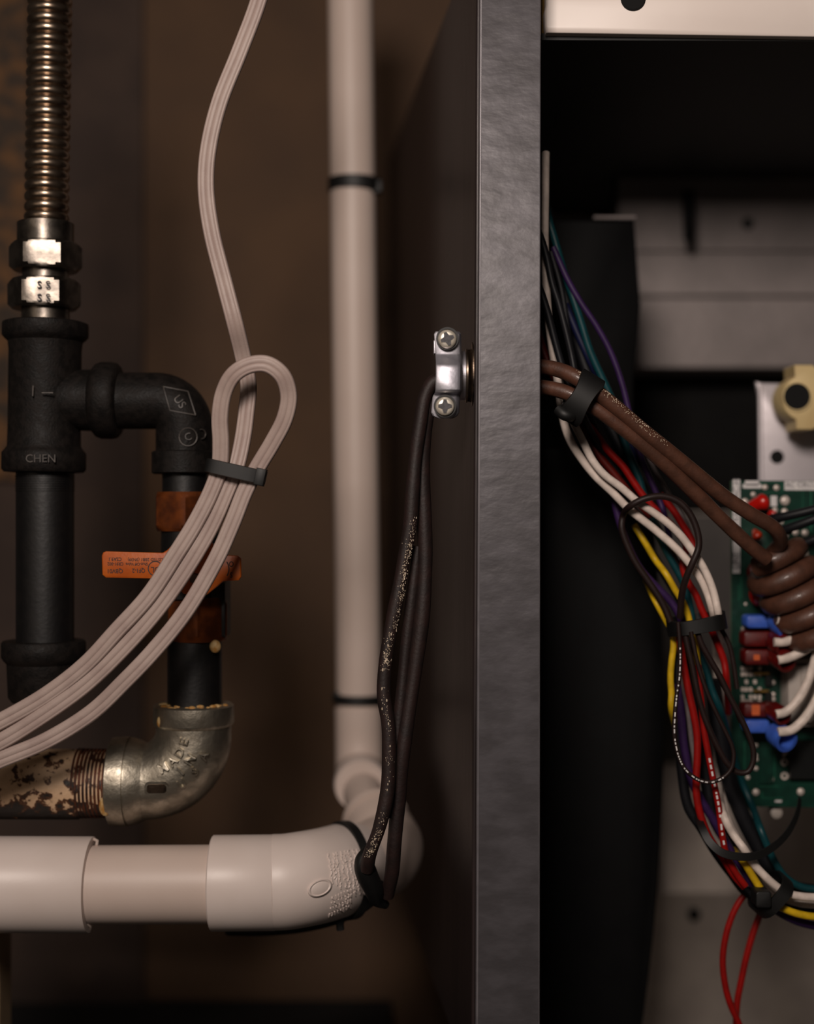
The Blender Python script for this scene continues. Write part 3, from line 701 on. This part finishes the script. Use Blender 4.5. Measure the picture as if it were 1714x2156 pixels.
p_ = wpath([(880, 1150, .027), (868, 1250, .027), (856, 1350, .027), (846, 1450, .027), (836, 1550, .027), (828, 1640, .027), (824, 1720, .028)], n=6)
obj('strand', sweep(p_, lumpy(p_, 12*K(.025)), 12), 'brown_dark', bc)
gr = []
rnd = random.Random(11)
for (i0, i1, dens) in ((40, 56, 260), (54, 66, 200), (70, 84, 60), (84, 96, 60), (96, 102, 90), (100, 104, 40)):
    for _ in range(dens):
        i = rnd.randint(i0, min(i1, len(gp)-2)); a = rnd.gauss(.55 if i < 60 else .1, .33); t = rnd.random(); c = gp[i].lerp(gp[i+1], t)
        rr = 14.3*K(.02); gr.append(sphere(c+Vector((math.sin(a)*rr, -math.cos(a)*rr, 0)), rnd.uniform(.00010, .00024)*(2.0 if rnd.random() < .07 else 1), 1, 1, 1.5, 6, 4))
g_ = obj('grit', merge(*gr), 'dust', bc); g_['kind'] = 'stuff'
ih = 16
pu = [(1000, 790, .021), (1080, 772, .024), (1140, 772, .022), (1180, 780, .018), (1222, 800, .014), (1290, 852, .016), (1360, 912, .02), (1440, 976, .026), (1520, 1042, .032), (1580, 1082, .036), (1630, 1112, .04), (1643, 1140, .05), (1625, 1165, .062)]
p_ = wpath(pu, n=6); obj('strand', sweep(p_, [r for r in lumpy(p_, ih*K(.02), .05)], 16), 'brown', bc)
gq = p_
pl_ = [(1000, 800, .023), (1080, 812, .026), (1140, 815, .024), (1190, 826, .020), (1240, 850, .018), (1300, 893, .019), (1380, 958, .024), (1450, 1024, .03), (1520, 1094, .036), (1580, 1150, .042), (1615, 1178, .046)]
p_ = wpath(pl_, n=6); obj('strand', sweep(p_, lumpy(p_, ih*K(.02), .05), 16), 'brown', bc)
gr = []
for _ in range(230):
    i = rnd.randint(20, 38); 
    if 24 <= i <= 26: continue
    a = rnd.uniform(-.5, .5); c = gq[i].lerp(gq[i+1], rnd.random()); rr = ih*K(.02)
    n_ = Vector((.35, -.85, .45)).normalized(); s_ = Vector((.55, 0, .8)).normalized()
    gr.append(sphere(c+(n_*math.cos(a)+s_*math.sin(a)).normalized()*rr, rnd.uniform(.00015, .0003), 1, 1, 1, 6, 4))
g_ = obj('grit', merge(*gr), M['dust'], bc); g_['kind'] = 'stuff'
# coil
cpts = []
A0 = P(1622, 1168, .070); axd = (P(1740, 1348, .070)-A0).normalized(); sd = Vector((axd.z*-1, 0, axd.x)).normalized()
if sd.x < 0: sd = -sd
nd = Vector((0, -1, 0)); turns = 4.6; pitch = 47*K(.06)
for i in range(int(turns*28)+1):
    a = 2*PI*i/28; cpts.append(A0+axd*(pitch*i/28)+sd*(57*K(.06))*math.sin(a-.9)+nd*.0125*math.cos(a-.9))
obj('coil', sweep(cpts, 22.5*K(.06), 16), 'brown', bc)
obj('coil_core', sweep([A0+axd*-.003, A0+axd*(pitch*5)], 20*K(.06), 12), 'brown_dark', bc)
gr = []
for _ in range(70):
    i = rnd.randint(66, 84); c = cpts[i]; a = rnd.uniform(-.6, .9)
    gr.append(sphere(c+(nd*math.cos(a)+Vector((0, 0, 1))*math.sin(a))*21*K(.06), rnd.uniform(.00015, .0003), 1, 1, 1, 6, 4))
g_ = obj('grit', merge(*gr), M['dust'], bc); g_['kind'] = 'stuff'
# black hook-and-loop band on the cord
bb = thing('cable_tie', 'wide black strap around the doubled brown cord just inside the cabinet flange', 'strap', P(1210, 880, .02), GT)
ctr = (P(1226, 800, .014)+P(1205, 852, .018))/2
ax = (P(1262, 838, .016)-P(1195, 797, .016)).normalized()
cr_ = Vector((-ax.z, 0, ax.x))
V = []; F = []
for i in range(40):
    a = 2*PI*i/40; p = P(1222, 838, .0158)+cr_*(53*K(.016))*math.cos(a)+Vector((0, -1, 0))*.0078*math.sin(a)
    w2 = (25+3*math.sin(a*3))*K(.016)
    n2_ = (p-P(1222, 838, .0158)).normalized()*.0009
    V += [p+ax*w2, p+n2_+ax*w2*.95, p+n2_-ax*w2*.95, p-ax*w2]
for i in range(40):
    for j in range(4): F.append((i*4+j, i*4+(j+1) % 4, ((i+1) % 40)*4+(j+1) % 4, ((i+1) % 40)*4+j))
obj('band', (V, F), 'black_plastic', bb, angle=50)
obj('buckle', sweep(wpath([(1176, 862, .012), (1190, 874, .010), (1206, 874, .012), (1216, 862, .014)], n=4), .0026, 10), 'black_plastic', bb)

# ------------------------------------------------------------------ harness wires
GW = 'coloured control wires in the harness'
def wire(color, label, pts, r=7.5, y=.05, marks=None, seg=10, name=None):
    p = wpath(pts, y, 6)
    root = thing(name or (color+'_wire'), label, 'wire', p[-1], GW)
    obj('insulation', sweep(p, r*K(y), seg), 'w_'+color, root)
    if marks:
        parts = []; rn = random.Random(len(label)); i = marks[0]
        while i < min(marks[1], len(p)-3):
            l = rn.choice((1, 1, 2)); a = p[i]; b = p[i+l]; a2 = a.lerp(b, .1); b2 = a.lerp(b, .75)
            off = Vector((-.15, -1, .1)).normalized()*r*K(y)*.55
            parts.append(sweep([a2+off, a2.lerp(b2, .5)+off, b2+off], r*K(y)*.52, 6)); i += l+(rn.random() < .25)
        pm = obj('printed_marks', merge(*parts), 'silk', root); pm['kind'] = 'stuff'
    return root
wire('white', 'white wire rising along the inner flange edge, bending right under the brown cord', [(1149, 322, .05), (1148, 400), (1147, 500), (1150, 596), (1155, 668), (1164, 740), (1174, 800), (1186, 883), (1201, 928), (1226, 968), (1254, 1003), (1289, 1036), (1320, 1068), (1339, 1084), (1380, 1116), (1423, 1154), (1450, 1184), (1475, 1218), (1490, 1250), (1501, 1287), (1506, 1340, .07), (1510, 1480, .085), (1512, 1640, .08), (1525, 1720), (1543, 1755), (1567, 1788, .040), (1587, 1819), (1608, 1842), (1631, 1863), (1655, 1879), (1685, 1887), (1760, 1890)], 8.6, .044)
wire('white', 'second white wire, right of its white twin between wide strap and middle tie', [(1160, 700, .055), (1175, 790, .055), (1190, 850), (1208, 890), (1226, 926), (1247, 968), (1271, 998), (1310, 1028), (1341, 1055), (1360, 1068), (1402, 1098), (1434, 1128), (1456, 1157), (1475, 1184), (1494, 1222), (1505, 1256), (1512, 1290), (1515, 1340, .07), (1518, 1480, .085), (1520, 1640, .085), (1535, 1735, .066), (1553, 1768, .062), (1586, 1824, .060), (1640, 1884, .058), (1680, 1901, .056), (1760, 1906, .056)], 8.3, .040)
wire('dark_red', 'dark red wire half hidden beside the white wires under the strap', [(1130, 690), (1145, 740), (1170, 800), (1195, 850), (1222, 890), (1240, 925), (1262, 960), (1295, 1000), (1335, 1050), (1372, 1090)], 8, .058)
wire('red', 'red wire running beside the white pair from the wide strap down past the middle tie', [(1200, 830), (1222, 872), (1252, 910), (1280, 948), (1312, 982), (1331, 1010), (1350, 1038), (1372, 1064), (1402, 1094), (1428, 1122), (1445, 1150), (1438, 1190), (1447, 1222), (1464, 1250), (1478, 1284), (1497, 1324), (1511, 1356), (1524, 1390), (1530, 1430), (1534, 1500, .075)], 7.5, .055)
wire('red', 'second red wire emerging above the loop of dark cord on the right of the bundle', [(1390, 1040), (1418, 1075), (1434, 1100), (1456, 1136), (1462, 1165), (1450, 1200, .065)], 7.5, .058)
wire('red', 'longer red wire hanging below the middle tie into the lower bundle', [(1430, 1330), (1436, 1380), (1443, 1420), (1450, 1455), (1461, 1505), (1468, 1550), (1468, 1600), (1466, 1650), (1470, 1696), (1492, 1760), (1525, 1810), (1545, 1842), (1568, 1868)], 8, .048)
wire('red', 'red wire with pale printed marks down the lower middle of the bundle', [(1470, 1400), (1477, 1480), (1482, 1532), (1490, 1580), (1498, 1622), (1507, 1666), (1514, 1704), (1521, 1760), (1530, 1800), (1548, 1836), (1570, 1866)], 7, .045, marks=(20, 46))
wire('red', 'left of the two thin red wires hanging loose below the lower tie', [(1600, 1850), (1580, 1872), (1563, 1890), (1546, 1918), (1530, 1964), (1522, 2018), (1526, 2068), (1537, 2112), (1556, 2156), (1580, 2230)], 7, .065)
wire('red', 'right of the two thin red wires hanging loose below the lower tie', [(1620, 1860), (1612, 1890), (1605, 1912), (1587, 1961), (1572, 2013), (1561, 2064), (1552, 2112), (1550, 2160), (1552, 2230)], 7.2, .075)
wire('teal', 'teal wire sweeping down the left of the purple wire, then under the brown cord', [(1148, 400), (1154, 455), (1168, 504), (1186, 568), (1206, 625), (1225, 683), (1243, 740), (1269, 798), (1290, 845), (1308, 905), (1320, 945), (1335, 980), (1347, 1010), (1356, 1045), (1375, 1100), (1398, 1150), (1420, 1190), (1440, 1230), (1455, 1290), (1462, 1350), (1472, 1375), (1488, 1411), (1499, 1452), (1514, 1488), (1530, 1540, .07), (1560, 1640, .085), (1585, 1700, .08), (1600, 1742, .06), (1618, 1786), (1634, 1819), (1655, 1848), (1690, 1868), (1760, 1874)], 8, .058)
wire('dark_blue', 'dark blue wire lying between the teal and purple wires above the brown cord', [(1190, 640), (1215, 700), (1243, 760), (1272, 815), (1300, 865), (1320, 910), (1350, 980)], 8, .064)
wire('purple', 'purple wire bowed out furthest right over the black housing', [(1165, 520), (1195, 588), (1225, 640), (1254, 683), (1280, 729), (1297, 769), (1311, 812), (1322, 856), (1336, 920), (1352, 968), (1370, 1010), (1388, 1052), (1400, 1088), (1410, 1130, .065)], 6.5, .055)
wire('purple', 'dark purple wire left of the white pair leading into the middle tie', [(1290, 1040), (1305, 1100), (1325, 1155), (1350, 1200), (1385, 1238), (1412, 1266), (1432, 1300), (1440, 1340, .06)], 8, .056)
wire('purple', 'purple wire low in the bundle passing behind the curved black strap', [(1428, 1440), (1434, 1500), (1440, 1568), (1455, 1640), (1480, 1690), (1506, 1732), (1535, 1785), (1562, 1827), (1584, 1860), (1620, 1905), (1680, 1940), (1760, 1956)], 9, .056)
wire('yellow', 'yellow wire crossing behind the white pair above the middle tie', [(1335, 1105, .062), (1358, 1142, .06), (1380, 1179, .06), (1402, 1208), (1423, 1244), (1440, 1272), (1450, 1300), (1457, 1332), (1464, 1355), (1468, 1390), (1478, 1430, .075)], 7, .054)
wire('yellow', 'yellow wire bulging out on the left side of the bundle below the middle tie', [(1360, 1222, .07), (1380, 1265), (1402, 1306), (1416, 1332), (1418, 1360), (1414, 1395), (1412, 1430), (1414, 1462), (1413, 1486), (1425, 1540, .07)], 7, .052)
wire('yellow', 'yellow wire leaving the lower tie below the white wires at the right edge', [(1545, 1790, .06), (1569, 1819), (1583, 1842), (1603, 1873), (1625, 1899), (1648, 1912), (1676, 1923), (1714, 1930), (1770, 1930)], 8, .046, marks=None)
wire('black', 'upper of two black wires crossing the white wire beside the flange', [(1110, 440), (1138, 497), (1151, 540), (1163, 596), (1177, 640), (1190, 690), (1203, 745), (1212, 790), (1235, 860, .05), (1270, 930, .062), (1320, 1010, .066), (1380, 1100, .07), (1420, 1180, .07)], 7, .036)
wire('black', 'lower of two black wires crossing the white wire beside the flange', [(1112, 545), (1140, 616), (1154, 660), (1168, 715), (1182, 765), (1200, 820), (1225, 870), (1262, 940, .055), (1305, 1000, .064)], 7.5, .036)
wire('black', 'black wire with a faint sheen between the crossing black wires and the teal wire', [(1160, 530), (1180, 600), (1191, 660), (1203, 740), (1214, 790), (1240, 850)], 6, .056)
wire('black', 'thick black wire behind the teal wire above the brown cord', [(1150, 440), (1175, 560), (1205, 680), (1235, 780), (1265, 850), (1300, 930), (1340, 1000), (1380, 1080)], 13, .07)
wire('grey', 'upper grey wire right of the purple wire near the brown cord', [(1360, 950), (1377, 988), (1390, 1010), (1405, 1034), (1424, 1066), (1441, 1094), (1452, 1120, .065)], 5, .06)
wire('brown', 'grey-brown wire just right of the white pair above the loop', [(1215, 900), (1250, 950), (1285, 990), (1320, 1040), (1350, 1080), (1400, 1140), (1430, 1190)], 6, .058)
wire('grey', 'grey wire deep among the red wires in the lower bundle', [(1436, 1420), (1442, 1460), (1450, 1505), (1456, 1558), (1464, 1610), (1470, 1680, .06)], 5.5, .054)
wire('brown', 'dark brown looped wire curling around the white pair above the middle tie', [(1412, 1310), (1395, 1270), (1364, 1222), (1338, 1184), (1318, 1141), (1309, 1110), (1312, 1086), (1328, 1065, .036), (1358, 1050, .034), (1396, 1045, .034), (1430, 1057, .034), (1454, 1084, .034), (1469, 1122, .034), (1471, 1152, .034), (1459, 1184, .034), (1446, 1214, .036), (1436, 1250, .04), (1432, 1300, .045)], 7.2, .046)
wire('brown', 'thin dark wire with white dashes hanging in a long loop on the left', [(1428, 1310), (1431, 1350), (1432, 1388), (1430, 1430), (1425, 1462), (1421, 1505), (1420, 1547), (1428, 1590), (1443, 1620), (1469, 1641), (1497, 1647), (1524, 1636), (1540, 1618), (1545, 1590), (1541, 1570), (1530, 1545), (1515, 1515), (1490, 1460), (1470, 1400), (1455, 1330)], 4.6, .036, marks=(8, 66))
wire('brown', 'dark brown wire looping over the lower left corner of the circuit board', [(1440, 1320), (1448, 1360), (1458, 1403), (1469, 1458), (1482, 1505), (1499, 1547), (1516, 1581), (1533, 1609), (1554, 1626), (1574, 1625), (1585, 1607), (1586, 1579), (1576, 1547), (1558, 1508), (1537, 1467), (1516, 1424), (1494, 1386), (1477, 1355), (1467, 1325)], 6.2, .04, marks=None)
wire('brown', 'dark brown wire with pale marks slanting right from the middle tie', [(1460, 1310), (1473, 1345), (1490, 1378), (1508, 1412), (1527, 1450), (1548, 1490), (1560, 1520)], 5.4, .042, marks=(4, 20))
wire('brown', 'brown-grey wire at the board edge right of the red wire', [(1505, 1300), (1516, 1320), (1528, 1341), (1537, 1362), (1545, 1400), (1552, 1450)], 5, .05)
wire('black', 'black wire on the left side of the lower bundle', [(1425, 1340), (1428, 1450), (1432, 1560), (1438, 1640), (1450, 1700), (1478, 1744), (1505, 1790), (1540, 1838), (1575, 1880), (1640, 1903), (1700, 1912), (1770, 1912)], 11, .062)
wire('black', 'black wire at the back of the lower bundle beside the teal wire', [(1500, 1430), (1515, 1540), (1535, 1640), (1560, 1710), (1590, 1770), (1630, 1836), (1665, 1868), (1720, 1880)], 17, .07)
wire('black', 'thick black wire filling the middle of the lower bundle', [(1450, 1340), (1460, 1450), (1480, 1560), (1490, 1650), (1505, 1720), (1540, 1780), (1580, 1835), (1610, 1870)], 15, .068)
wire('black', 'black wire behind the white pair towards the middle tie', [(1330, 1110), (1370, 1160), (1400, 1210), (1430, 1260), (1450, 1300)], 9, .076)

t4 = thing('cable_tie', 'black tape tie around the middle of the wire bundle beside the circuit board', 'cable tie', P(1465, 1340, .045), GT)
V, F = [], []
c_ = P(1466, 1313, .05); u = Vector((.98, 0, .17)).normalized(); v = Vector((-.17, 0, .98)).normalized()
for i in range(32):
    a = 2*PI*i/32; p = c_+u*(58*K(.045))*math.copysign(abs(math.cos(a))**.6, math.cos(a))+Vector((0, -1, 0))*.0125*math.sin(a)
    w2 = 17*K(.045)*(1+.12*math.sin(a*2+1)); n2_ = (p-c_).normalized()*.001
    V += [p+v*w2, p+n2_+v*w2*.93, p+n2_-v*w2*.93, p-v*w2]
for i in range(32):
    for j in range(4): F.append((i*4+j, i*4+(j+1) % 4, ((i+1) % 32)*4+(j+1) % 4, ((i+1) % 32)*4+j))
obj('band', (V, F), 'black_plastic', t4, angle=50)
t5 = thing('cable_tie', 'black tie knotted around the lowest part of the wire bundle', 'cable tie', P(1620, 1915, .045), GT)
u = (P(1654, 1852, .05)-P(1600, 1912, .05)).normalized(); v = Vector((u.z, 0, -u.x)); c_ = P(1622, 1882, .052); V, F = [], []
for i in range(32):
    a = 2*PI*i/32; p = c_+u*(46*K(.045))*math.copysign(abs(math.cos(a))**.6, math.cos(a))+Vector((0, -1, 0))*.0125*math.sin(a)
    w2 = 15*K(.045); n2_ = (p-c_).normalized()*.001
    V += [p+v*w2, p+n2_+v*w2*.93, p+n2_-v*w2*.93, p-v*w2]
for i in range(32):
    for j in range(4): F.append((i*4+j, i*4+(j+1) % 4, ((i+1) % 32)*4+(j+1) % 4, ((i+1) % 32)*4+j))
obj('band', (V, F), 'black_plastic', t5, angle=50)
obj('tie_head', box(1592, 1878, 1625, 1912, .036, .01, r=6, bev=.0006), 'black_plastic', t5)
STP = [(-1, -.12), (-.9, -.22), (.9, -.22), (1, -.12), (1, .12), (.9, .22), (-.9, .22), (-1, .12)]
p_ = wpath([(1470, 1720, .05), (1479, 1744, .042), (1494, 1772, .038), (1520, 1795, .036), (1562, 1804, .036), (1597, 1800, .038), (1630, 1782, .042), (1655, 1758, .048), (1673, 1728, .056), (1682, 1700, .066), (1684, 1680, .075)], n=6)
tag(obj('curved_strap', sweep(p_, [8.5*K(.04)]*30+[8.5*K(.04)*(1-.4*i/31) for i in range(len(p_)-30)], prof=STP, ref=(0, -1, 0)), 'black_plastic'),
    'curved black strap tail looping under the circuit board across the lower bundle', 'strap')

# ------------------------------------------------------------------ circuit board
BY = .095
pb_ = thing('circuit_board', 'green circuit board with white printed labels at the right edge of the photo', 'circuit board', P(1640, 1700, BY))
bd = obj('board', prism([P(1540, 1012, BY), P(1860, 1012, BY), P(1860, 1702, BY), P(1540, 1698, BY)], (0, .0016, 0)), 'pcb', pb_, smooth=False)
obj('board_edge', sweep([P(1540.5, 1013, BY+.0006), P(1540.5, 1698, BY+.0006)], .0005, 6), 'pcb_edge', pb_)
fy = BY-.00025
def flat(name, x0, y0, x1, y1, m, d=.0003, yd=None, par=None, r=0): return obj(name, box(x0, y0, x1, y1, fy if yd is None else yd, d, r=r), m, par or pb_, smooth=False)
lb = flat('printed_label', 1543, 1010, 1558.5, 1207, 'silk')
obj('label_text', merge(flat_text('EAC-H', 19, 1551, 1032, fy-.0001, PI/2, .00003, .9), flat_text('LINE', 20, 1551, 1180, fy-.0001, PI/2, .00003, .9), flat_text('NEUTRAL', 18, 1551, 1105, fy-.0001, PI/2, .00003, .9)), 'grey_ink', lb, smooth=False)
lb = flat('printed_label', 1652, 1013, 1800, 1032, 'silk')
obj('label_text', flat_text('AC CIRCUIT', 16, 1694, 1021, fy-.0001, 0, .00003, .9), 'grey_ink', lb, smooth=False)
flat('printed_label', 1569, 1012, 1598, 1022, 'silk'); flat('printed_label', 1564, 1019, 1604, 1028, 'silk', r=3)
flat('printed_label', 1623, 1044, 1636, 1066, 'silk')
for a in ((1600, 1015, 1648, 1017), (1646, 1015, 1648, 1036), (1606, 1036, 1640, 1038), (1706, 1034, 1709, 1120), (1690, 1034, 1691, 1090), (1555, 1230, 1557, 1265), (1567, 1560, 1569, 1650), (1600, 1655, 1640, 1656.5), (1605, 1680, 1650, 1681.5), (1604, 1668, 1606, 1681), (1690, 1180, 1692, 1300), (1560, 1215, 1562, 1260), (1630, 1560, 1632, 1640)):
    flat('trace', *a, 'trace')
flat('printed_label', 1632, 1685, 1646, 1689, 'silk')
for (x, y, r) in ((1611, 1026, 6), (1635, 1027, 6.5), (1586, 1041, 5.5), (1568, 1057, 8), (1653, 1054, 10.5), (1652, 1077, 7), (1632, 1074, 6), (1646, 1100, 4), (1675, 1121, 7), (1695, 1122, 7.5), (1655, 1128, 6), (1695, 1166, 8), (1570, 1272, 3.5), (1592, 1668, 7.5), (1622, 1641, 8), (1686, 1667, 8), (1592, 1569, 5), (1592, 1591, 4), (1593, 1599, 4), (1592, 1618, 5), (1575, 1637, 5), (1651, 1590, 4)):
    obj('solder_joint', sphere(P(x, y, fy), r*K(BY), 1, .55, 1, 12, 8), 'solder', pb_)
for (x, y) in ((1652, 1605), (1652, 1634), (1655, 1580)):
    obj('plated_hole', lathe([(0, 4*K(BY)), (0, 8*K(BY)), (.0004, 8*K(BY)), (.0004, 4*K(BY))], P(x, y, fy-.0002), (0, 1, 0), 16, closed=True), 'solder', pb_)
obj('mounting_hole', lathe([(0, .0001), (0, 8*K(BY)), (.0003, 8*K(BY))], P(1564, 1673, fy-.0001), (0, 1, 0), 16), 'hole', pb_)
def cap(x, y, r, tx, ty_, m='cap_red'):
    p = spline([P(tx, ty_, BY-.003), P(tx*.6+x*.4, ty_*.6+y*.4, BY-.006), P(x, y, BY-.009), P(x+(x-tx)*.25, y+(y-ty_)*.25, BY-.010), P(x+(x-tx)*.42, y+(y-ty_)*.42, BY-.010)], 5)
    n = len(p); k = K(BY); rs = []
    for i in range(n):
        t = i/(n-1); rs.append(r*k*max(.05, (.22+.78*min(1, t/.55)**.8) if t < .6 else math.sqrt(max(0, 1-((t-.6)/.4)**2))))
    obj('capacitor', sweep(p, rs, 14), m, pb_)
cap(1603, 1058, 17.5, 1568, 1070)
cap(1626, 1084, 11, 1612, 1098); cap(1594, 1127, 11, 1588, 1116, 'cap_or')
obj('capacitor', merge(sphere(P(1597, 1248, BY-.006), 20*K(BY), 1.0, .5, 1.4, 16, 10)), 'cap_red', pb_)
obj('capacitor', merge(sphere(P(1590, 1205, BY-.006), 18*K(BY), 1.0, .5, 1.2, 16, 10)), 'redv', pb_)
# quick-connect tabs and small parts
for y in (1408, 1420, 1436, 1452, 1468, 1478):
    for x in (1564, 1572, 1581, 1590, 1600):
        if (x*7+y*3) % 11 > 7: continue
        flat('contact', x-3.4, y-4.5, x+3.2, y+4, 'solder', .0012, fy-.001, r=1.6)
for (x, y) in ((1568, 1303), (1566, 1325), (1565, 1342), (1566, 1362), (1565, 1380), (1566, 1488), (1568, 1502), (1568, 1510)):
    flat('contact', x-4, y-5, x+4, y+5, 'solder', .0014, fy-.0012, r=2)
for (x, y) in ((1604, 1418), (1604, 1455)):
    flat('gold_tab', x-16, y-2.5, x+16, y+2.5, 'gold', .0016, fy-.0035)
    flat('component_body', x+8, y+4, x+22, y+26, 'chip', .003, fy-.003)
for (x, y) in ((1628, 1437), (1628, 1462), (1628, 1472)):
    obj('solder_joint', sphere(P(x, y, fy), 5*K(BY), 1, .5, 1, 10, 6), 'solder', pb_)
flat('component_body', 1664, 1560, 1860, 1640, 'chip', .004, fy-.004)
flat('component_body', 1610, 1225, 1650, 1290, 'chip', .003, fy-.003)
flat('component_body', 1600, 1560, 1628, 1650, 'pcb', .001, fy-.001)
rl = obj('relay', box(1660, 1387, 1800, 1522, BY-.014, .014, r=3, bev=.0006), 'relay', pb_)
obj('relay_rib', box(1686, 1405, 1689, 1500, BY-.0146, .001), 'relay', rl); obj('relay_rib', box(1664, 1397, 1700, 1401, BY-.0146, .001), 'chip', rl)
obj('lower_block', box(1676, 1500, 1800, 1530, BY-.010, .010, r=3, bev=.0005), 'relay', pb_)
obj('standoff', lathe([(0, .0022), (.0004, .0028), (.006, .0028), (.006, .001)], P(1636, 1712, BY+.003), (0, 1, 0), 20), 'relay', pb_)
obj('standoff', lathe([(0, .0022), (.0004, .0028), (.006, .0028), (.006, .001)], P(1568, 1706, BY+.003), (0, 1, 0), 20), 'dust', pb_)

GL = 'leads plugged on the circuit board'
def lead(col, label, sl, br, wpts, wr=9, hole=False, window=None):
    t = thing('terminal_lead', label, 'lead', P(br[0], br[1]+20, .07), GL)
    ty2 = .078
    sv_ = obj('terminal_sleeve', box(*sl, ty2, .010, r=8, bev=.001), col, t)
    if window: obj('sleeve_window', box(*window, ty2-.0003, .001, r=2), 'redv_light', sv_)
    bx2, by2, r_ = br; k = K(.07)
    ax_ = Vector((.35, -.9, -.25)).normalized()
    obj('barrel', lathe([(-.006, r_*.7*k), (-.003, r_*.95*k), (.004, r_*k), (.0052, r_*.97*k), (.0052, r_*.72*k), (-.002, r_*.6*k)], P(bx2, by2, .072), ax_, 28, closed=True), col, t)
    obj('insulation', sweep(wpath(wpts, .066, 7), wr*K(.066), 14), 'w_white', t)
lead('blue', 'white lead in the upper blue sleeve, mostly hidden by the coiled brown cord', (1572, 1296, 1630, 1323), (1646, 1314, 26), [(1636, 1306), (1660, 1312), (1700, 1318), (1760, 1322)], 9)
lead('redv', 'upper white lead in a dark red sleeve just under the coiled cord', (1566, 1330, 1630, 1362), (1642, 1354, 26), [(1630, 1352), (1650, 1352), (1678, 1344), (1705, 1336), (1760, 1322)], 9.5)
lead('redv', 'white lead with black print in the second dark red sleeve', (1568, 1368, 1632, 1400), (1644, 1386, 24), [(1638, 1390), (1658, 1386), (1682, 1376), (1706, 1362), (1760, 1325)], 9.5, window=(1587, 1378, 1600, 1390))
lead('redv', 'white lead curving up from the lowest red sleeve beside the grey relay', (1566, 1482, 1636, 1510), (1636, 1500, 20), [(1634, 1504), (1652, 1500), (1672, 1484), (1690, 1458), (1704, 1428), (1716, 1390), (1730, 1330)], 9.5, window=(1583, 1484, 1600, 1506))
lead('blue', 'white lead curving up from the lowest blue sleeve', (1570, 1516, 1622, 1544), (1643, 1550, 27), [(1638, 1541), (1664, 1538), (1688, 1520), (1708, 1494), (1726, 1460), (1750, 1400)], 10)
pr = []
for (x, y, s_, a_) in ((1658, 1384, '-', .4), (1672, 1378, 'I', .4), (1680, 1374, 'W', .4), (1690, 1367, 'G', .5), (1699, 1362, 'I', .5), (1700, 1436, '3', 1.2), (1697, 1446, '2', 1.2), (1692, 1457, '0', 1.1), (1673, 1483, '0', .8)):
    pr.append(flat_text(s_, 13, x, y, .0555+.0045, a_, .0001))
for (xa, ya, xb, yb, n, lab) in ((1626, 1093, 1790, 1052, 0, 'highest of three black leads entering the circuit board from the right edge'), (1644, 1118, 1790, 1062, 0, 'middle of three black leads entering the circuit board from the right edge'), (1668, 1152, 1790, 1105, 0, 'lowest of three black leads entering the circuit board from the right edge')):
    t = thing('black_lead', lab, 'lead', P(xa, ya, .065), GL)
    obj('insulation', sweep(wpath([(xa-8, ya+2, .085), (xa, ya, .07), ((xa*.6+xb*.4), (ya*.6+yb*.4)+2, .062), (xb, yb, .06)], n=7), 9.5*K(.065), 14), 'w_black', t)
    obj('sleeve', sweep(wpath([(xa-3, ya+1, .073), (xa+18, ya-4, .068)], n=3), 11*K(.065), 14), 'black_plastic', t)
for o in bpy.data.objects:
    if '_o' in o: del o['_o']
